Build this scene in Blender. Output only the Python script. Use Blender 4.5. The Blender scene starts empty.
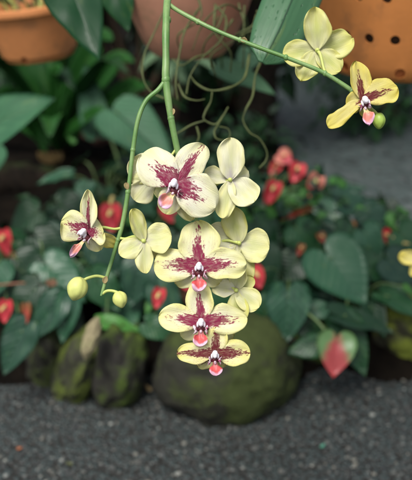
import bpy, bmesh, math, random
from mathutils import Vector, Matrix, noise
R = math.radians
random.seed(7)
S = bpy.context.scene
COL = S.collection

# ------------------------------------------------------------------ camera
CAM_H = 0.85
PITCH = R(25)
FPX = 770.0
FOCUS = 0.685
cd = bpy.data.cameras.new('camera'); cam = bpy.data.objects.new('camera', cd); COL.objects.link(cam)
cam.location = (0, 0, CAM_H); cam.rotation_euler = (R(90) - PITCH, 0, 0)
cd.sensor_fit = 'HORIZONTAL'; cd.sensor_width = 24.0
cd.lens = FPX / 412.0 * 24.0
cd.clip_start = 0.01; cd.clip_end = 500
cd.dof.use_dof = True; cd.dof.focus_distance = FOCUS
cd.dof.aperture_fstop = (cd.lens / 1000.0) / 0.0104
cd.dof.aperture_blades = 0
S.camera = cam
CR = Vector((1, 0, 0)); CU = Vector((0, math.sin(PITCH), math.cos(PITCH))); CF = Vector((0, math.cos(PITCH), -math.sin(PITCH)))
CB = Matrix((CR, CU, -CF)).transposed()      # columns right, up, towards the viewer
def P(px, py, d):
    return Vector((0, 0, CAM_H)) + CR * ((px - 206) / FPX * d) + CU * (-(py - 240) / FPX * d) + CF * d
def smooth(a, b, x):
    t = max(0.0, min(1.0, (x - a) / (b - a))); return t * t * (3 - 2 * t)

# ------------------------------------------------------------------ render
S.render.engine = 'CYCLES'
S.view_settings.view_transform = 'Standard'; S.view_settings.look = 'None'
S.view_settings.gamma = 1; S.view_settings.use_curve_mapping = False
S.view_settings.exposure = 1.30
W = bpy.data.worlds.new('World'); S.world = W; W.use_nodes = True
nt = W.node_tree; nt.nodes.clear()
sky = nt.nodes.new('ShaderNodeTexSky'); sky.sky_type = 'NISHITA'; sky.sun_disc = False
SUN_EL, SUN_AZ = R(62), R(212)       # azimuth from +Y clockwise: light comes from behind the viewer
sky.sun_elevation = SUN_EL; sky.sun_rotation = SUN_AZ
sky.air_density = 1.0; sky.dust_density = 4.0; sky.ozone_density = 1.0
bg = nt.nodes.new('ShaderNodeBackground'); bg.inputs[1].default_value = 0.075
ow = nt.nodes.new('ShaderNodeOutputWorld')
hs = nt.nodes.new('ShaderNodeHueSaturation'); hs.inputs['Saturation'].default_value = 0.45
nt.links.new(sky.outputs[0], hs.inputs['Color']); nt.links.new(hs.outputs[0], bg.inputs[0]); nt.links.new(bg.outputs[0], ow.inputs[0])
sl = bpy.data.lights.new('sun', 'SUN'); sl.energy = 1.25; sl.angle = R(26); sl.color = (1, 0.97, 0.92)
so = bpy.data.objects.new('sun', sl); COL.objects.link(so)
sd = Vector((math.sin(SUN_AZ) * math.cos(SUN_EL), math.cos(SUN_AZ) * math.cos(SUN_EL), math.sin(SUN_EL)))
so.rotation_euler = sd.to_track_quat('Z', 'Y').to_euler(); so.location = (0, 0, 5)

# ------------------------------------------------------------------ node helper
class N:
    def __init__(s, name):
        s.m = bpy.data.materials.new(name); s.m.use_nodes = True
        s.t = s.m.node_tree; s.t.nodes.clear()
        s.out = s.t.nodes.new('ShaderNodeOutputMaterial')
    def new(s, k, **kw):
        n = s.t.nodes.new(k)
        for a, b in kw.items(): setattr(n, a, b)
        return n
    def put(s, sock, v):
        if isinstance(v, (int, float)): sock.default_value = v
        elif isinstance(v, (tuple, list)):
            sock.default_value = tuple(v) if len(v) == len(sock.default_value) else tuple(v) + (1.0,)
        else: s.t.links.new(v, sock)
    def math(s, op, a, b=0.0, c=0.0, clamp=False):
        n = s.new('ShaderNodeMath', operation=op); n.use_clamp = clamp
        s.put(n.inputs[0], a); s.put(n.inputs[1], b); s.put(n.inputs[2], c); return n.outputs[0]
    def mix(s, f, a, b, mode='MIX'):
        n = s.new('ShaderNodeMix', data_type='RGBA', blend_type=mode)
        s.put(n.inputs[0], f); s.put(n.inputs[6], a); s.put(n.inputs[7], b); return n.outputs[2]
    def rng(s, v, a, b, c=0.0, d=1.0):
        n = s.new('ShaderNodeMapRange', interpolation_type='SMOOTHSTEP')
        s.put(n.inputs[0], v); s.put(n.inputs[1], a); s.put(n.inputs[2], b); s.put(n.inputs[3], c); s.put(n.inputs[4], d)
        return n.outputs[0]
    def uv(s):
        n = s.new('ShaderNodeUVMap'); n.uv_map = 'UVMap'
        x = s.new('ShaderNodeSeparateXYZ'); s.t.links.new(n.outputs[0], x.inputs[0])
        return n.outputs[0], x.outputs[0], x.outputs[1]
    def obj(s): return s.new('ShaderNodeTexCoord').outputs['Object']
    def rand(s): return s.new('ShaderNodeObjectInfo').outputs['Random']
    def vec(s, x, y, z=0.0):
        n = s.new('ShaderNodeCombineXYZ'); s.put(n.inputs[0], x); s.put(n.inputs[1], y); s.put(n.inputs[2], z); return n.outputs[0]
    def noise(s, v, scale, detail=3.0, rough=0.5, dist=0.0):
        n = s.new('ShaderNodeTexNoise'); s.put(n.inputs['Vector'], v); n.inputs['Scale'].default_value = scale
        n.inputs['Detail'].default_value = detail; n.inputs['Roughness'].default_value = rough; n.inputs['Distortion'].default_value = dist
        return n.outputs[0]
    def voro(s, v, scale, feat='F1', out=0):
        n = s.new('ShaderNodeTexVoronoi', feature=feat); s.put(n.inputs['Vector'], v); n.inputs['Scale'].default_value = scale
        return n.outputs[out]
    def bump(s, h, dist, strength=1.0):
        n = s.new('ShaderNodeBump'); s.put(n.inputs['Height'], h); n.inputs['Distance'].default_value = dist
        n.inputs['Strength'].default_value = strength; return n.outputs[0]
    def finish(s, colr, rough=0.5, normal=None, spec=0.5, trans=0.0, tcol=None, sss=0.0, coat=0.0):
        p = s.new('ShaderNodeBsdfPrincipled')
        s.put(p.inputs['Base Color'], colr); s.put(p.inputs['Roughness'], rough)
        p.inputs['Specular IOR Level'].default_value = spec
        p.inputs['Coat Weight'].default_value = coat
        if sss:
            p.inputs['Subsurface Weight'].default_value = sss
            p.inputs['Subsurface Radius'].default_value = (0.004, 0.003, 0.0015); p.inputs['Subsurface Scale'].default_value = 1.0
        if normal is not None: s.t.links.new(normal, p.inputs['Normal'])
        last = p.outputs[0]
        if trans:
            tr = s.new('ShaderNodeBsdfTranslucent'); s.put(tr.inputs[0], tcol if tcol is not None else colr)
            if normal is not None: s.t.links.new(normal, tr.inputs['Normal'])
            mx = s.new('ShaderNodeMixShader'); mx.inputs[0].default_value = trans
            s.t.links.new(last, mx.inputs[1]); s.t.links.new(tr.outputs[0], mx.inputs[2]); last = mx.outputs[0]
        s.t.links.new(last, s.out.inputs[0]); return s.m

# ------------------------------------------------------------------ materials
def petal_mat(name, edge, mid, blotch, ext, vw, speck, green=0.0, lilac=0.0):
    n = N(name); uv, u, v0 = n.uv()
    v = n.math('MULTIPLY', n.math('SUBTRACT', v0, 0.5), 2.0); av = n.math('ABSOLUTE', v)
    rnd = n.math('MULTIPLY', n.rand(), 40.0)
    # cross-petal coordinate that fans out from the claw, so streaks run along the veins
    fan = n.math('DIVIDE', v, n.math('ADD', 0.6, n.math('MULTIPLY', u, 0.2)))
    streak = n.noise(n.vec(n.math('MULTIPLY', u, 4.2), n.math('MULTIPLY', fan, 3.3), rnd), 1.7, 3, 0.55, 0.5)
    fine = n.noise(n.vec(n.math('MULTIPLY', u, 13), n.math('MULTIPLY', fan, 8.5), rnd), 1.5, 2, 0.5)
    vein = n.noise(n.vec(n.math('MULTIPLY', u, 0.8), n.math('MULTIPLY', fan, 22), rnd), 1.5, 2, 0.5)
    soft = n.noise(n.vec(u, v, rnd), 2.0, 2)
    k = n.rng(n.math('ADD', n.math('MULTIPLY', n.math('MAXIMUM', av, u), 0.8), n.math('MULTIPLY', soft, 0.5)), 0.55, 1.15)
    c = n.mix(k, mid, edge)
    c = n.mix(n.math('MULTIPLY', n.rng(n.noise(n.vec(u, v, n.math('ADD', rnd, 5.0)), 1.6, 2), 0.45, 0.7), 0.35), c, (edge[0] * 0.93, edge[1] * 0.94, edge[2] * 0.6))
    c = n.mix(n.math('MULTIPLY', n.rng(vein, 0.42, 0.7), 0.22), c, (mid[0] * 0.72, mid[1] * 0.74, mid[2] * 0.5))
    if green:
        g = n.math('MULTIPLY', n.rng(n.math('ADD', n.math('MULTIPLY', av, 1.1), n.math('MULTIPLY', n.math('ABSOLUTE', n.math('SUBTRACT', u, 0.45)), 1.2)), 0.75, 0.1), green)
        c = n.mix(g, c, (0.42, 0.48, 0.08))
    if lilac:
        g = n.math('MULTIPLY', n.rng(n.math('ADD', n.math('MULTIPLY', av, 1.6), n.math('MULTIPLY', u, 1.3)), 0.75, 0.05), lilac)
        c = n.mix(g, c, (0.42, 0.33, 0.46))
    if ext > 0:
        b = n.math('SUBTRACT', 1.0, n.math('DIVIDE', u, ext))
        b = n.math('SUBTRACT', b, n.math('POWER', n.math('DIVIDE', av, vw), 2.0))
        s1 = n.math('ADD', n.math('MULTIPLY', b, 0.85), n.math('MULTIPLY', n.math('SUBTRACT', streak, 0.5), 1.7))
        s1 = n.math('ADD', s1, n.math('MULTIPLY', n.math('SUBTRACT', fine, 0.52), 0.9))
        m = n.rng(s1, -0.13, 0.15)
        sp = n.rng(n.noise(n.vec(n.math('MULTIPLY', u, 9), n.math('MULTIPLY', v, 9), rnd), 1.7, 2, 0.5), 0.57, 0.68)
        sp = n.math('MULTIPLY', n.math('MULTIPLY', sp, speck), n.rng(u, 0.85, 0.3))
        lightm = n.math('MULTIPLY', n.rng(n.math('ADD', s1, 0.18), 0.0, 0.25), 0.16)
        c = n.mix(lightm, c, (0.62, 0.25, 0.32))
        c = n.mix(sp, c, (0.42, 0.10, 0.16))
        c = n.mix(n.math('MULTIPLY', m, n.rng(n.noise(n.vec(u, v, rnd), 9, 3), 0.2, 0.6, 0.72, 0.97)), c, blotch)
    bp = n.bump(n.math('ADD', vein, n.math('MULTIPLY', fine, 0.3)), 0.0007, 0.6)
    return n.finish(c, 0.55, bp, 0.15, trans=0.3)
MAG = (0.235, 0.004, 0.054); MAR = (0.13, 0.003, 0.018)
WH_E, WH_M = (0.80, 0.78, 0.50), (0.83, 0.81, 0.68)
YW_E, YW_M = (0.77, 0.745, 0.33), (0.81, 0.79, 0.56)
YY_E, YY_M = (0.70, 0.60, 0.12), (0.72, 0.65, 0.26)
M = {}
M['f1_sep'] = petal_mat('petal_white_bar', WH_E, WH_M, MAG, 0.85, 0.42, 0.5)
M['f1_pet'] = petal_mat('petal_white', WH_E, WH_M, MAG, 0.60, 0.62, 0.35)
M['f1_low'] = petal_mat('petal_white_low', YW_E, WH_M, MAG, 0.25, 0.6, 0.3)
M['f5_sep'] = petal_mat('petal_cream_bar', YW_E, YW_M, MAG, 0.80, 0.36, 0.25)
M['f5_pet'] = petal_mat('petal_cream', YW_E, YW_M, MAG, 0.70, 0.55, 0.45)
M['f5_low'] = petal_mat('petal_cream_low', YW_E, YW_M, MAG, 0.35, 0.6, 0.4)
M['f7_sep'] = petal_mat('petal_lemon_bar', (0.75, 0.71, 0.26), (0.78, 0.75, 0.45), MAR, 1.05, 0.45, 0.5)
M['f7_pet'] = petal_mat('petal_lemon', (0.75, 0.71, 0.26), (0.78, 0.75, 0.45), MAR, 0.95, 0.48, 0.7)
M['yel'] = petal_mat('petal_yellow_marked', YY_E, YY_M, MAR, 0.72, 0.40, 0.3)
M['yelp'] = petal_mat('petal_yellow_plain', YY_E, YY_M, MAR, 0.20, 0.3, 0.2)
M['back'] = petal_mat('petal_back_cream', YW_E, (0.76, 0.75, 0.48), MAG, 0, 1, 0, green=0.35, lilac=0.4)
M['backw'] = petal_mat('petal_back_white', (0.78, 0.76, 0.44), (0.80, 0.78, 0.60), MAG, 0, 1, 0, green=0.25, lilac=0.6)
M['backy'] = petal_mat('petal_back_yellow', (0.66, 0.64, 0.18), (0.72, 0.71, 0.40), MAG, 0, 1, 0, green=0.5, lilac=0.25)

def lip_mat(name, a, tip, base):
    n = N(name); uv, u, v0 = n.uv(); av = n.math('ABSOLUTE', n.math('SUBTRACT', v0, 0.5))
    w = n.noise(n.vec(u, v0, n.math('MULTIPLY', n.rand(), 9)), 5, 3)
    c = n.mix(n.rng(u, 0.25, 0.45), base, a)
    c = n.mix(n.rng(n.math('ADD', n.math('ADD', u, n.math('MULTIPLY', av, 0.5)), n.math('MULTIPLY', w, 0.25)), 0.92, 1.12), c, tip)
    return n.finish(c, 0.4, n.bump(w, 0.0004, 0.6), 0.4, trans=0.15)
M['lip'] = lip_mat('lip_coral', (0.62, 0.085, 0.085), (0.80, 0.50, 0.62), (0.42, 0.12, 0.12))
M['lip_pale'] = lip_mat('lip_peach', (0.70, 0.26, 0.20), (0.78, 0.46, 0.62), (0.75, 0.60, 0.30))
def simple(name, col, rough=0.5, var=0.15, scale=60, trans=0.0, sss=0.0, spec=0.4, bumpd=0.0005):
    n = N(name); w = n.noise(n.obj(), scale, 4)
    c = n.mix(w, tuple(x * (1 - var) for x in col), tuple(min(1, x * (1 + var)) for x in col))
    return n.finish(c, rough, n.bump(w, bumpd, 0.5), spec, trans=trans, sss=sss)
M['column'] = simple('column_white', (0.80, 0.74, 0.78), 0.35, 0.10, 250, sss=0.2)
def lobe_mat():
    n = N('lobe_spotted'); o = n.obj(); w = n.noise(o, 420, 3)
    return n.finish(n.mix(n.rng(w, 0.50, 0.62), (0.80, 0.66, 0.72), (0.42, 0.04, 0.14)), 0.45, None, 0.3, trans=0.25)
M['lobe'] = lobe_mat()
M['throat'] = simple('throat_maroon', (0.10, 0.012, 0.02), 0.5, 0.3, 300)
def stem_mat():
    n = N('orchid_stem_green'); o = n.obj(); w = n.noise(o, 30, 3); f = n.noise(o, 500, 2)
    c = n.mix(n.rng(w, 0.3, 0.7), (0.085, 0.20, 0.045), (0.20, 0.31, 0.11))
    c = n.mix(n.math('MULTIPLY', n.rng(f, 0.62, 0.72), 0.4), c, (0.10, 0.09, 0.03))
    return n.finish(c, 0.42, n.bump(f, 0.0002, 0.4), 0.45)
M['stem'] = stem_mat()
M['pedicel'] = simple('pedicel_lime', (0.46, 0.52, 0.14), 0.45, 0.15, 80)
M['bud'] = simple('bud_lime', (0.53, 0.56, 0.17), 0.5, 0.35, 110, sss=0.1)
M['budg'] = simple('bud_green', (0.30, 0.42, 0.07), 0.42, 0.2, 70)
M['bract'] = simple('bract_brown', (0.25, 0.19, 0.08), 0.7, 0.3, 300)
M['root'] = simple('root_olive', (0.070, 0.088, 0.026), 0.7, 0.5, 60, bumpd=0.001)

def leaf_mat(name, dark, light, vein, veinamt=0.35, rough=0.38, k=7.0, slope=0.9, stripe=0.0, trans=0.12, droplets=False, patch=0.12, spec=0.28, quilt=0.0016):
    """uv: x = along the midrib 0..1, y = across, 0.5 on the midrib."""
    n = N(name); uv, u, v0 = n.uv(); v = n.math('MULTIPLY', n.math('SUBTRACT', v0, 0.5), 2.0); av = n.math('ABSOLUTE', v)
    rnd = n.rand()
    w = n.noise(n.vec(u, v, n.math('MULTIPLY', rnd, 30)), 3.0, 4, 0.6)
    fine = n.noise(n.vec(u, v, n.math('MULTIPLY', rnd, 30)), 22.0, 3, 0.6)
    c = n.mix(n.rng(n.math('ADD', w, n.math('MULTIPLY', n.math('SUBTRACT', rnd, 0.5), 0.8)), 0.25, 0.75), dark, light)
    ph = n.math('MULTIPLY', n.math('SUBTRACT', u, n.math('MULTIPLY', av, slope * 0.45)), k)
    tri = n.math('ABSOLUTE', n.math('SUBTRACT', n.math('FRACT', ph), 0.5))
    lat = n.rng(tri, 0.085, 0.0); mid = n.rng(av, 0.05, 0.012)
    vm = n.math('MAXIMUM', n.math('MULTIPLY', lat, 0.55), mid)
    c = n.mix(n.math('MULTIPLY', vm, veinamt), c, vein)
    if stripe:
        st = n.rng(n.math('SINE', n.math('MULTIPLY', v, 16.0)), -0.2, 0.9)
        c = n.mix(n.math('MULTIPLY', st, stripe), c, (light[0] * 2.2, light[1] * 1.9, light[2] * 2.0))
    if patch:
        c = n.mix(n.math('MULTIPLY', n.rng(w, 0.6, 0.72), patch), c, (0.30, 0.30, 0.05))
    rg = n.rng(fine, 0.3, 0.7, rough - 0.07, rough + 0.12)
    hgt = n.math('SUBTRACT', n.math('ADD', n.math('MULTIPLY', n.rng(tri, 0.0, 0.35), 0.45), n.math('MULTIPLY', w, 0.9)), n.math('MULTIPLY', mid, 0.8))
    if droplets:
        dr = n.rng(n.voro(n.vec(n.math('MULTIPLY', u, 26), n.math('MULTIPLY', v, 9), 0), 1.0), 0.26, 0.10)
        sel = n.rng(n.noise(n.vec(u, v, 3.0), 5, 2), 0.45, 0.55); dr = n.math('MULTIPLY', dr, sel)
        hgt = n.math('ADD', hgt, n.math('MULTIPLY', dr, 1.5)); rg = n.mix(dr, (rough,) * 3, (0.03,) * 3)
    return n.finish(c, rg, n.bump(hgt, quilt, 0.6), spec, trans=trans)
M['anth'] = leaf_mat('anthurium_leaf_green', (0.007, 0.032, 0.012), (0.018, 0.074, 0.026), (0.0337, 0.0801, 0.0337), 0.4, rough=0.34, spec=0.38)
M['anth2'] = leaf_mat('anthurium_leaf_bluish', (0.011, 0.044, 0.024), (0.026, 0.094, 0.046), (0.0518, 0.1140, 0.0674), 0.45, rough=0.33, spec=0.42)
M['anth3'] = leaf_mat('anthurium_leaf_fresh', (0.03, 0.11, 0.02), (0.05, 0.17, 0.03), (0.0768, 0.1664, 0.0512), 0.4)
M['strap'] = leaf_mat('orchid_leaf', (0.026, 0.08, 0.036), (0.045, 0.12, 0.055), (0.0122, 0.0340, 0.0170), 0.8, rough=0.3, k=0.0, stripe=0.12, droplets=True, quilt=0.001)
M['fern'] = leaf_mat('nest_fern_frond', (0.007, 0.04, 0.007), (0.018, 0.085, 0.014), (0.0052, 0.0130, 0.0043), 0.8, rough=0.35, k=26, slope=0.3)
M['hang'] = leaf_mat('dark_broad_leaf', (0.006, 0.04, 0.012), (0.013, 0.066, 0.02), (0.0151, 0.0504, 0.0151), 0.2, rough=0.4, quilt=0.0005, k=0.0)
M['pale'] = leaf_mat('pale_green_leaf', (0.03, 0.105, 0.048), (0.05, 0.15, 0.068), (0.0738, 0.1476, 0.0738), 0.4, rough=0.45)
M['veined'] = leaf_mat('veined_leaf', (0.026, 0.09, 0.045), (0.048, 0.13, 0.066), (0.0096, 0.0280, 0.0144), 0.8, rough=0.45, k=11, quilt=0.005)
M['yellowing'] = leaf_mat('yellowing_leaf', (0.05, 0.10, 0.015), (0.16, 0.16, 0.03), (0.2, 0.22, 0.06), 0.4, rough=0.5, patch=0.4)
M['bronze'] = leaf_mat('bronze_leaf', (0.07, 0.030, 0.015), (0.13, 0.055, 0.025), (0.16, 0.10, 0.04), 0.4, rough=0.45)
M['palest'] = leaf_mat('pale_triangular_leaf', (0.09, 0.22, 0.11), (0.14, 0.30, 0.16), (0.2, 0.36, 0.2), 0.4, rough=0.45)
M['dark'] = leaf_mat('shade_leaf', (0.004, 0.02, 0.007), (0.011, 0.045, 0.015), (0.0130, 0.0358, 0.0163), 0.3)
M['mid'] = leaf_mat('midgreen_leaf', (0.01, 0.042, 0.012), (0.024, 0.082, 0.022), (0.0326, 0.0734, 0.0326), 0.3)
M['light'] = leaf_mat('variegated_leaf', (0.05, 0.13, 0.06), (0.14, 0.24, 0.13), (0.2040, 0.2720, 0.1904), 0.5)
M['petiole'] = simple('petiole_green', (0.085, 0.14, 0.045), 0.5, 0.3, 20)
M['petiole_r'] = simple('petiole_reddish', (0.20, 0.085, 0.045), 0.5, 0.3, 20)
def spathe_mat(name, red, rim, rimamt):
    n = N(name); uv, u, v0 = n.uv(); av = n.math('ABSOLUTE', n.math('SUBTRACT', v0, 0.5))
    w = n.noise(n.vec(u, v0, n.math('MULTIPLY', n.rand(), 9)), 5, 4)
    k = n.rng(n.math('ADD', n.math('MULTIPLY', av, 1.6), n.math('ADD', n.math('MULTIPLY', n.math('SUBTRACT', 1.0, u), 0.75), n.math('MULTIPLY', w, 0.55))), 0.85, 1.35)
    c = n.mix(n.math('MULTIPLY', k, rimamt), n.mix(w, tuple(x * 0.75 for x in red), red), rim)
    return n.finish(c, 0.3, n.bump(w, 0.001, 0.5), 0.5, trans=0.15)
M['sp_red'] = spathe_mat('spathe_red', (0.56, 0.050, 0.065), (0.5, 0.05, 0.05), 0.3)
M['sp_pink'] = spathe_mat('spathe_pink', (0.62, 0.09, 0.11), (0.6, 0.35, 0.22), 0.5)
M['sp_dull'] = spathe_mat('spathe_fading', (0.34, 0.05, 0.03), (0.16, 0.12, 0.04), 0.6)
M['sp_green'] = spathe_mat('spathe_greening', (0.36, 0.050, 0.050), (0.10, 0.20, 0.07), 1.0)
M['spadix'] = simple('spadix_cream', (0.62, 0.48, 0.18), 0.6, 0.25, 400, bumpd=0.001)

def terracotta(name, col, dirt, amt):
    n = N(name); o = n.obj(); w = n.noise(o, 14, 4, 0.6); f = n.noise(o, 160, 3)
    c = n.mix(n.rng(w, 0.3, 0.75), tuple(x * 0.82 for x in col), col)
    c = n.mix(n.math('MULTIPLY', n.rng(n.noise(o, 22, 5, 0.65), 0.52, 0.68), amt), c, dirt)
    return n.finish(c, n.rng(f, 0.3, 0.7, 0.45, 0.65), n.bump(f, 0.0004, 0.5), 0.35)
M['pot_o'] = terracotta('plastic_pot_orange', (0.68, 0.255, 0.070), (0.30, 0.13, 0.05), 0.45)
M['pot_l'] = terracotta('plastic_pot_tan', (0.66, 0.260, 0.090), (0.25, 0.13, 0.06), 0.5)
M['pot_c'] = terracotta('clay_pot_pinkish', (0.60, 0.29, 0.185), (0.28, 0.19, 0.10), 0.5)
M['coir'] = simple('coir_chips', (0.055, 0.035, 0.02), 0.9, 0.5, 120, bumpd=0.004)
M['wire'] = simple('wire_grey', (0.25, 0.25, 0.25), 0.4, 0.1, 50)
M['vinewood'] = simple('twig_brown', (0.07, 0.045, 0.025), 0.8, 0.4, 60)

def stone_mat(name, rock, moss, amt, lo=0.38):
    n = N(name); o = n.obj(); w = n.noise(o, 9, 5, 0.65); f = n.noise(o, 90, 4, 0.6); mm = n.noise(o, 6, 3, 0.6)
    g = n.new('ShaderNodeNewGeometry'); sx = n.new('ShaderNodeSeparateXYZ'); n.t.links.new(g.outputs['Normal'], sx.inputs[0])
    c = n.mix(n.rng(w, 0.3, 0.7), tuple(x * 0.55 for x in rock), rock)
    c = n.mix(n.math('MULTIPLY', n.rng(f, 0.6, 0.72), 0.5), c, tuple(min(1, x * 2.2) for x in rock))
    up = n.math('ADD', mm, n.math('MULTIPLY', sx.outputs[2], 0.16))
    mk = n.math('MULTIPLY', n.rng(n.math('ADD', up, n.math('MULTIPLY', f, 0.12)), lo + 0.08, lo + 0.24), amt)
    mc = n.mix(n.noise(o, 45, 4, 0.7), tuple(x * 0.4 for x in moss), tuple(x * 1.5 for x in moss))
    c = n.mix(mk, c, mc)
    h = n.math('ADD', n.math('MULTIPLY', f, 0.6), n.math('MULTIPLY', n.math('MULTIPLY', n.noise(o, 300, 3), mk), 1.2))
    return n.finish(c, 0.85, n.bump(h, 0.004, 0.8), 0.25)
M['stone'] = stone_mat('mossy_stone', (0.028, 0.028, 0.020), (0.038, 0.052, 0.012), 0.95, lo=0.43)
M['stone2'] = stone_mat('dark_mossy_stone', (0.030, 0.028, 0.023), (0.045, 0.072, 0.010), 0.95, lo=0.47)
M['stone3'] = stone_mat('bright_mossy_stone', (0.040, 0.040, 0.028), (0.065, 0.086, 0.014), 1.0, lo=0.44)
M['stone5'] = stone_mat('yellow_mossy_stone', (0.05, 0.05, 0.03), (0.13, 0.16, 0.02), 1.0, lo=0.36)
M['paleface'] = stone_mat('pale_lit_stone', (0.30, 0.26, 0.15), (0.07, 0.10, 0.02), 0.5, lo=0.56)  # paler rock colour for the lit patch on the narrow stone
def ground_mat():
    n = N('wet_asphalt_gravel'); o = n.obj()
    v1 = n.voro(o, 145, out=0); col = n.voro(o, 145, out=1); v2 = n.voro(o, 330, out=1); w = n.noise(o, 3.0, 4, 0.6)
    sx = n.new('ShaderNodeSeparateColor'); n.t.links.new(col, sx.inputs[0]); sy = n.new('ShaderNodeSeparateColor'); n.t.links.new(v2, sy.inputs[0])
    c = n.mix(sx.outputs[0], (0.022, 0.033, 0.033), (0.042, 0.059, 0.058))
    c = n.mix(n.rng(sy.outputs[1], 0.93, 0.96), c, (0.10, 0.115, 0.11))
    c = n.mix(n.rng(sx.outputs[1], 0.95, 0.97), c, (0.13, 0.14, 0.13))
    c = n.mix(n.rng(v1, 0.35, 0.62), c, (0.018, 0.018, 0.016))
    c = n.mix(n.math('MULTIPLY', n.rng(w, 0.5, 0.7), 0.35), c, (0.016, 0.022, 0.018))
    h = n.math('SUBTRACT', 1.0, v1)
    return n.finish(c, n.rng(sx.outputs[2], 0.0, 1.0, 0.45, 0.8), n.bump(h, 0.006, 0.8), 0.35)
M['ground'] = ground_mat()
def path_mat():
    n = N('smooth_wet_path'); o = n.obj(); w = n.noise(o, 2.2, 5, 0.6); f = n.noise(o, 150, 3)
    c = n.mix(n.rng(w, 0.3, 0.7), (0.042, 0.058, 0.054), (0.075, 0.098, 0.092))
    g2 = n.voro(o, 60, out=1); sg = n.new('ShaderNodeSeparateColor'); n.t.links.new(g2, sg.inputs[0])
    c = n.mix(n.rng(sg.outputs[0], 0.80, 0.95), c, (0.10, 0.108, 0.105))
    c = n.mix(n.rng(sg.outputs[1], 0.75, 0.92), c, (0.020, 0.024, 0.022))
    c = n.mix(n.rng(f, 0.55, 0.75), c, (0.11, 0.118, 0.115))
    return n.finish(c, n.rng(w, 0.3, 0.7, 0.6, 0.85), n.bump(f, 0.004, 0.9), 0.25)
M['path'] = path_mat()
def soil_mat():
    n = N('dark_soil'); o = n.obj(); w = n.noise(o, 12, 5, 0.7); f = n.noise(o, 120, 4, 0.7)
    c = n.mix(n.rng(w, 0.35, 0.7), (0.005, 0.0042, 0.0034), (0.013, 0.010, 0.007))
    c = n.mix(n.rng(f, 0.68, 0.76), c, (0.05, 0.035, 0.02))
    return n.finish(c, 0.98, n.bump(f, 0.012, 0.9), 0.04)
M['soil'] = soil_mat()
def bark_mat():
    n = N('dark_bark'); o = n.obj(); s = n.new('ShaderNodeVectorMath', operation='MULTIPLY'); n.put(s.inputs[0], o); s.inputs[1].default_value = (1, 1, 0.22)
    w = n.noise(s.outputs[0], 45, 5, 0.7, 0.5)
    c = n.mix(n.rng(w, 0.35, 0.7), (0.006, 0.005, 0.004), (0.020, 0.015, 0.011))
    c = n.mix(n.math('MULTIPLY', n.rng(n.noise(o, 9, 3), 0.55, 0.7), 0.5), c, (0.03, 0.05, 0.015))
    return n.finish(c, 0.9, n.bump(w, 0.01, 1.0), 0.06)
M['bark'] = bark_mat()
M['pebble'] = None
def pebble_mat():
    n = N('loose_grit'); g = n.new('ShaderNodeNewGeometry').outputs['Random Per Island']
    r = n.new('ShaderNodeValToRGB'); n.put(r.inputs[0], g); e = r.color_ramp
    e.elements[0].color = (0.022, 0.024, 0.025, 1); e.elements[1].color = (0.22, 0.23, 0.21, 1); e.elements[1].position = 1.0
    for p_, c_ in ((0.6, (0.05, 0.053, 0.050, 1)), (0.9, (0.09, 0.09, 0.08, 1)), (0.96, (0.15, 0.145, 0.12, 1))):
        k = e.elements.new(p_); k.color = c_
    return n.finish(r.outputs[0], 0.7, None, 0.35)
M['pebble'] = pebble_mat()

# ------------------------------------------------------------------ object helpers
def tag(o, label=None, cat=None, group=None, kind=None):
    if label: o['label'] = label
    if cat: o['category'] = cat
    if group: o['group'] = group
    if kind: o['kind'] = kind
    return o
def thing(name, loc, label, cat, group=None):
    o = bpy.data.objects.new(name, None); COL.objects.link(o); o.location = loc; o.empty_display_size = 0.02
    return tag(o, label, cat, group)
WL = {}      # world location of each parent origin (translation only)
def obj(name, bm, mats, parent=None, origin=None, smoothit=True, label=None):
    """bm is in world coordinates; the object's origin goes to `origin`."""
    o = bpy.data.objects.new(name, bpy.data.meshes.new(name)); COL.objects.link(o)
    org = Vector(origin) if origin is not None else Vector((0, 0, 0))
    bmesh.ops.translate(bm, verts=bm.verts[:], vec=-org)
    bm.normal_update(); bm.to_mesh(o.data); bm.free()
    for m in (mats if isinstance(mats, (list, tuple)) else [mats]): o.data.materials.append(m)
    if smoothit:
        for p in o.data.polygons: p.use_smooth = True
    WL[o.name] = org
    if parent is not None:
        o.parent = parent
        o.location = org - (WL[parent.name] if parent.name in WL else Vector(parent.location))
    else: o.location = org
    if label: o['label'] = label
    return o
def catmull(pts, rad, n=8):
    out, ro = [], []
    pts = [Vector(p) for p in pts]
    q = [pts[0] * 2 - pts[1]] + pts + [pts[-1] * 2 - pts[-2]]
    if isinstance(rad, (int, float)): rad = [rad] * len(pts)
    for i in range(len(pts) - 1):
        a, b, c, d = q[i:i + 4]
        for k in range(n):
            t = k / n
            out.append(0.5 * ((2 * b) + (c - a) * t + (2 * a - 5 * b + 4 * c - d) * t * t + (3 * b - a - 3 * c + d) * t ** 3))
            ro.append(rad[i] * (1 - t) + rad[i + 1] * t)
    out.append(pts[-1]); ro.append(rad[-1]); return out, ro
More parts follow.
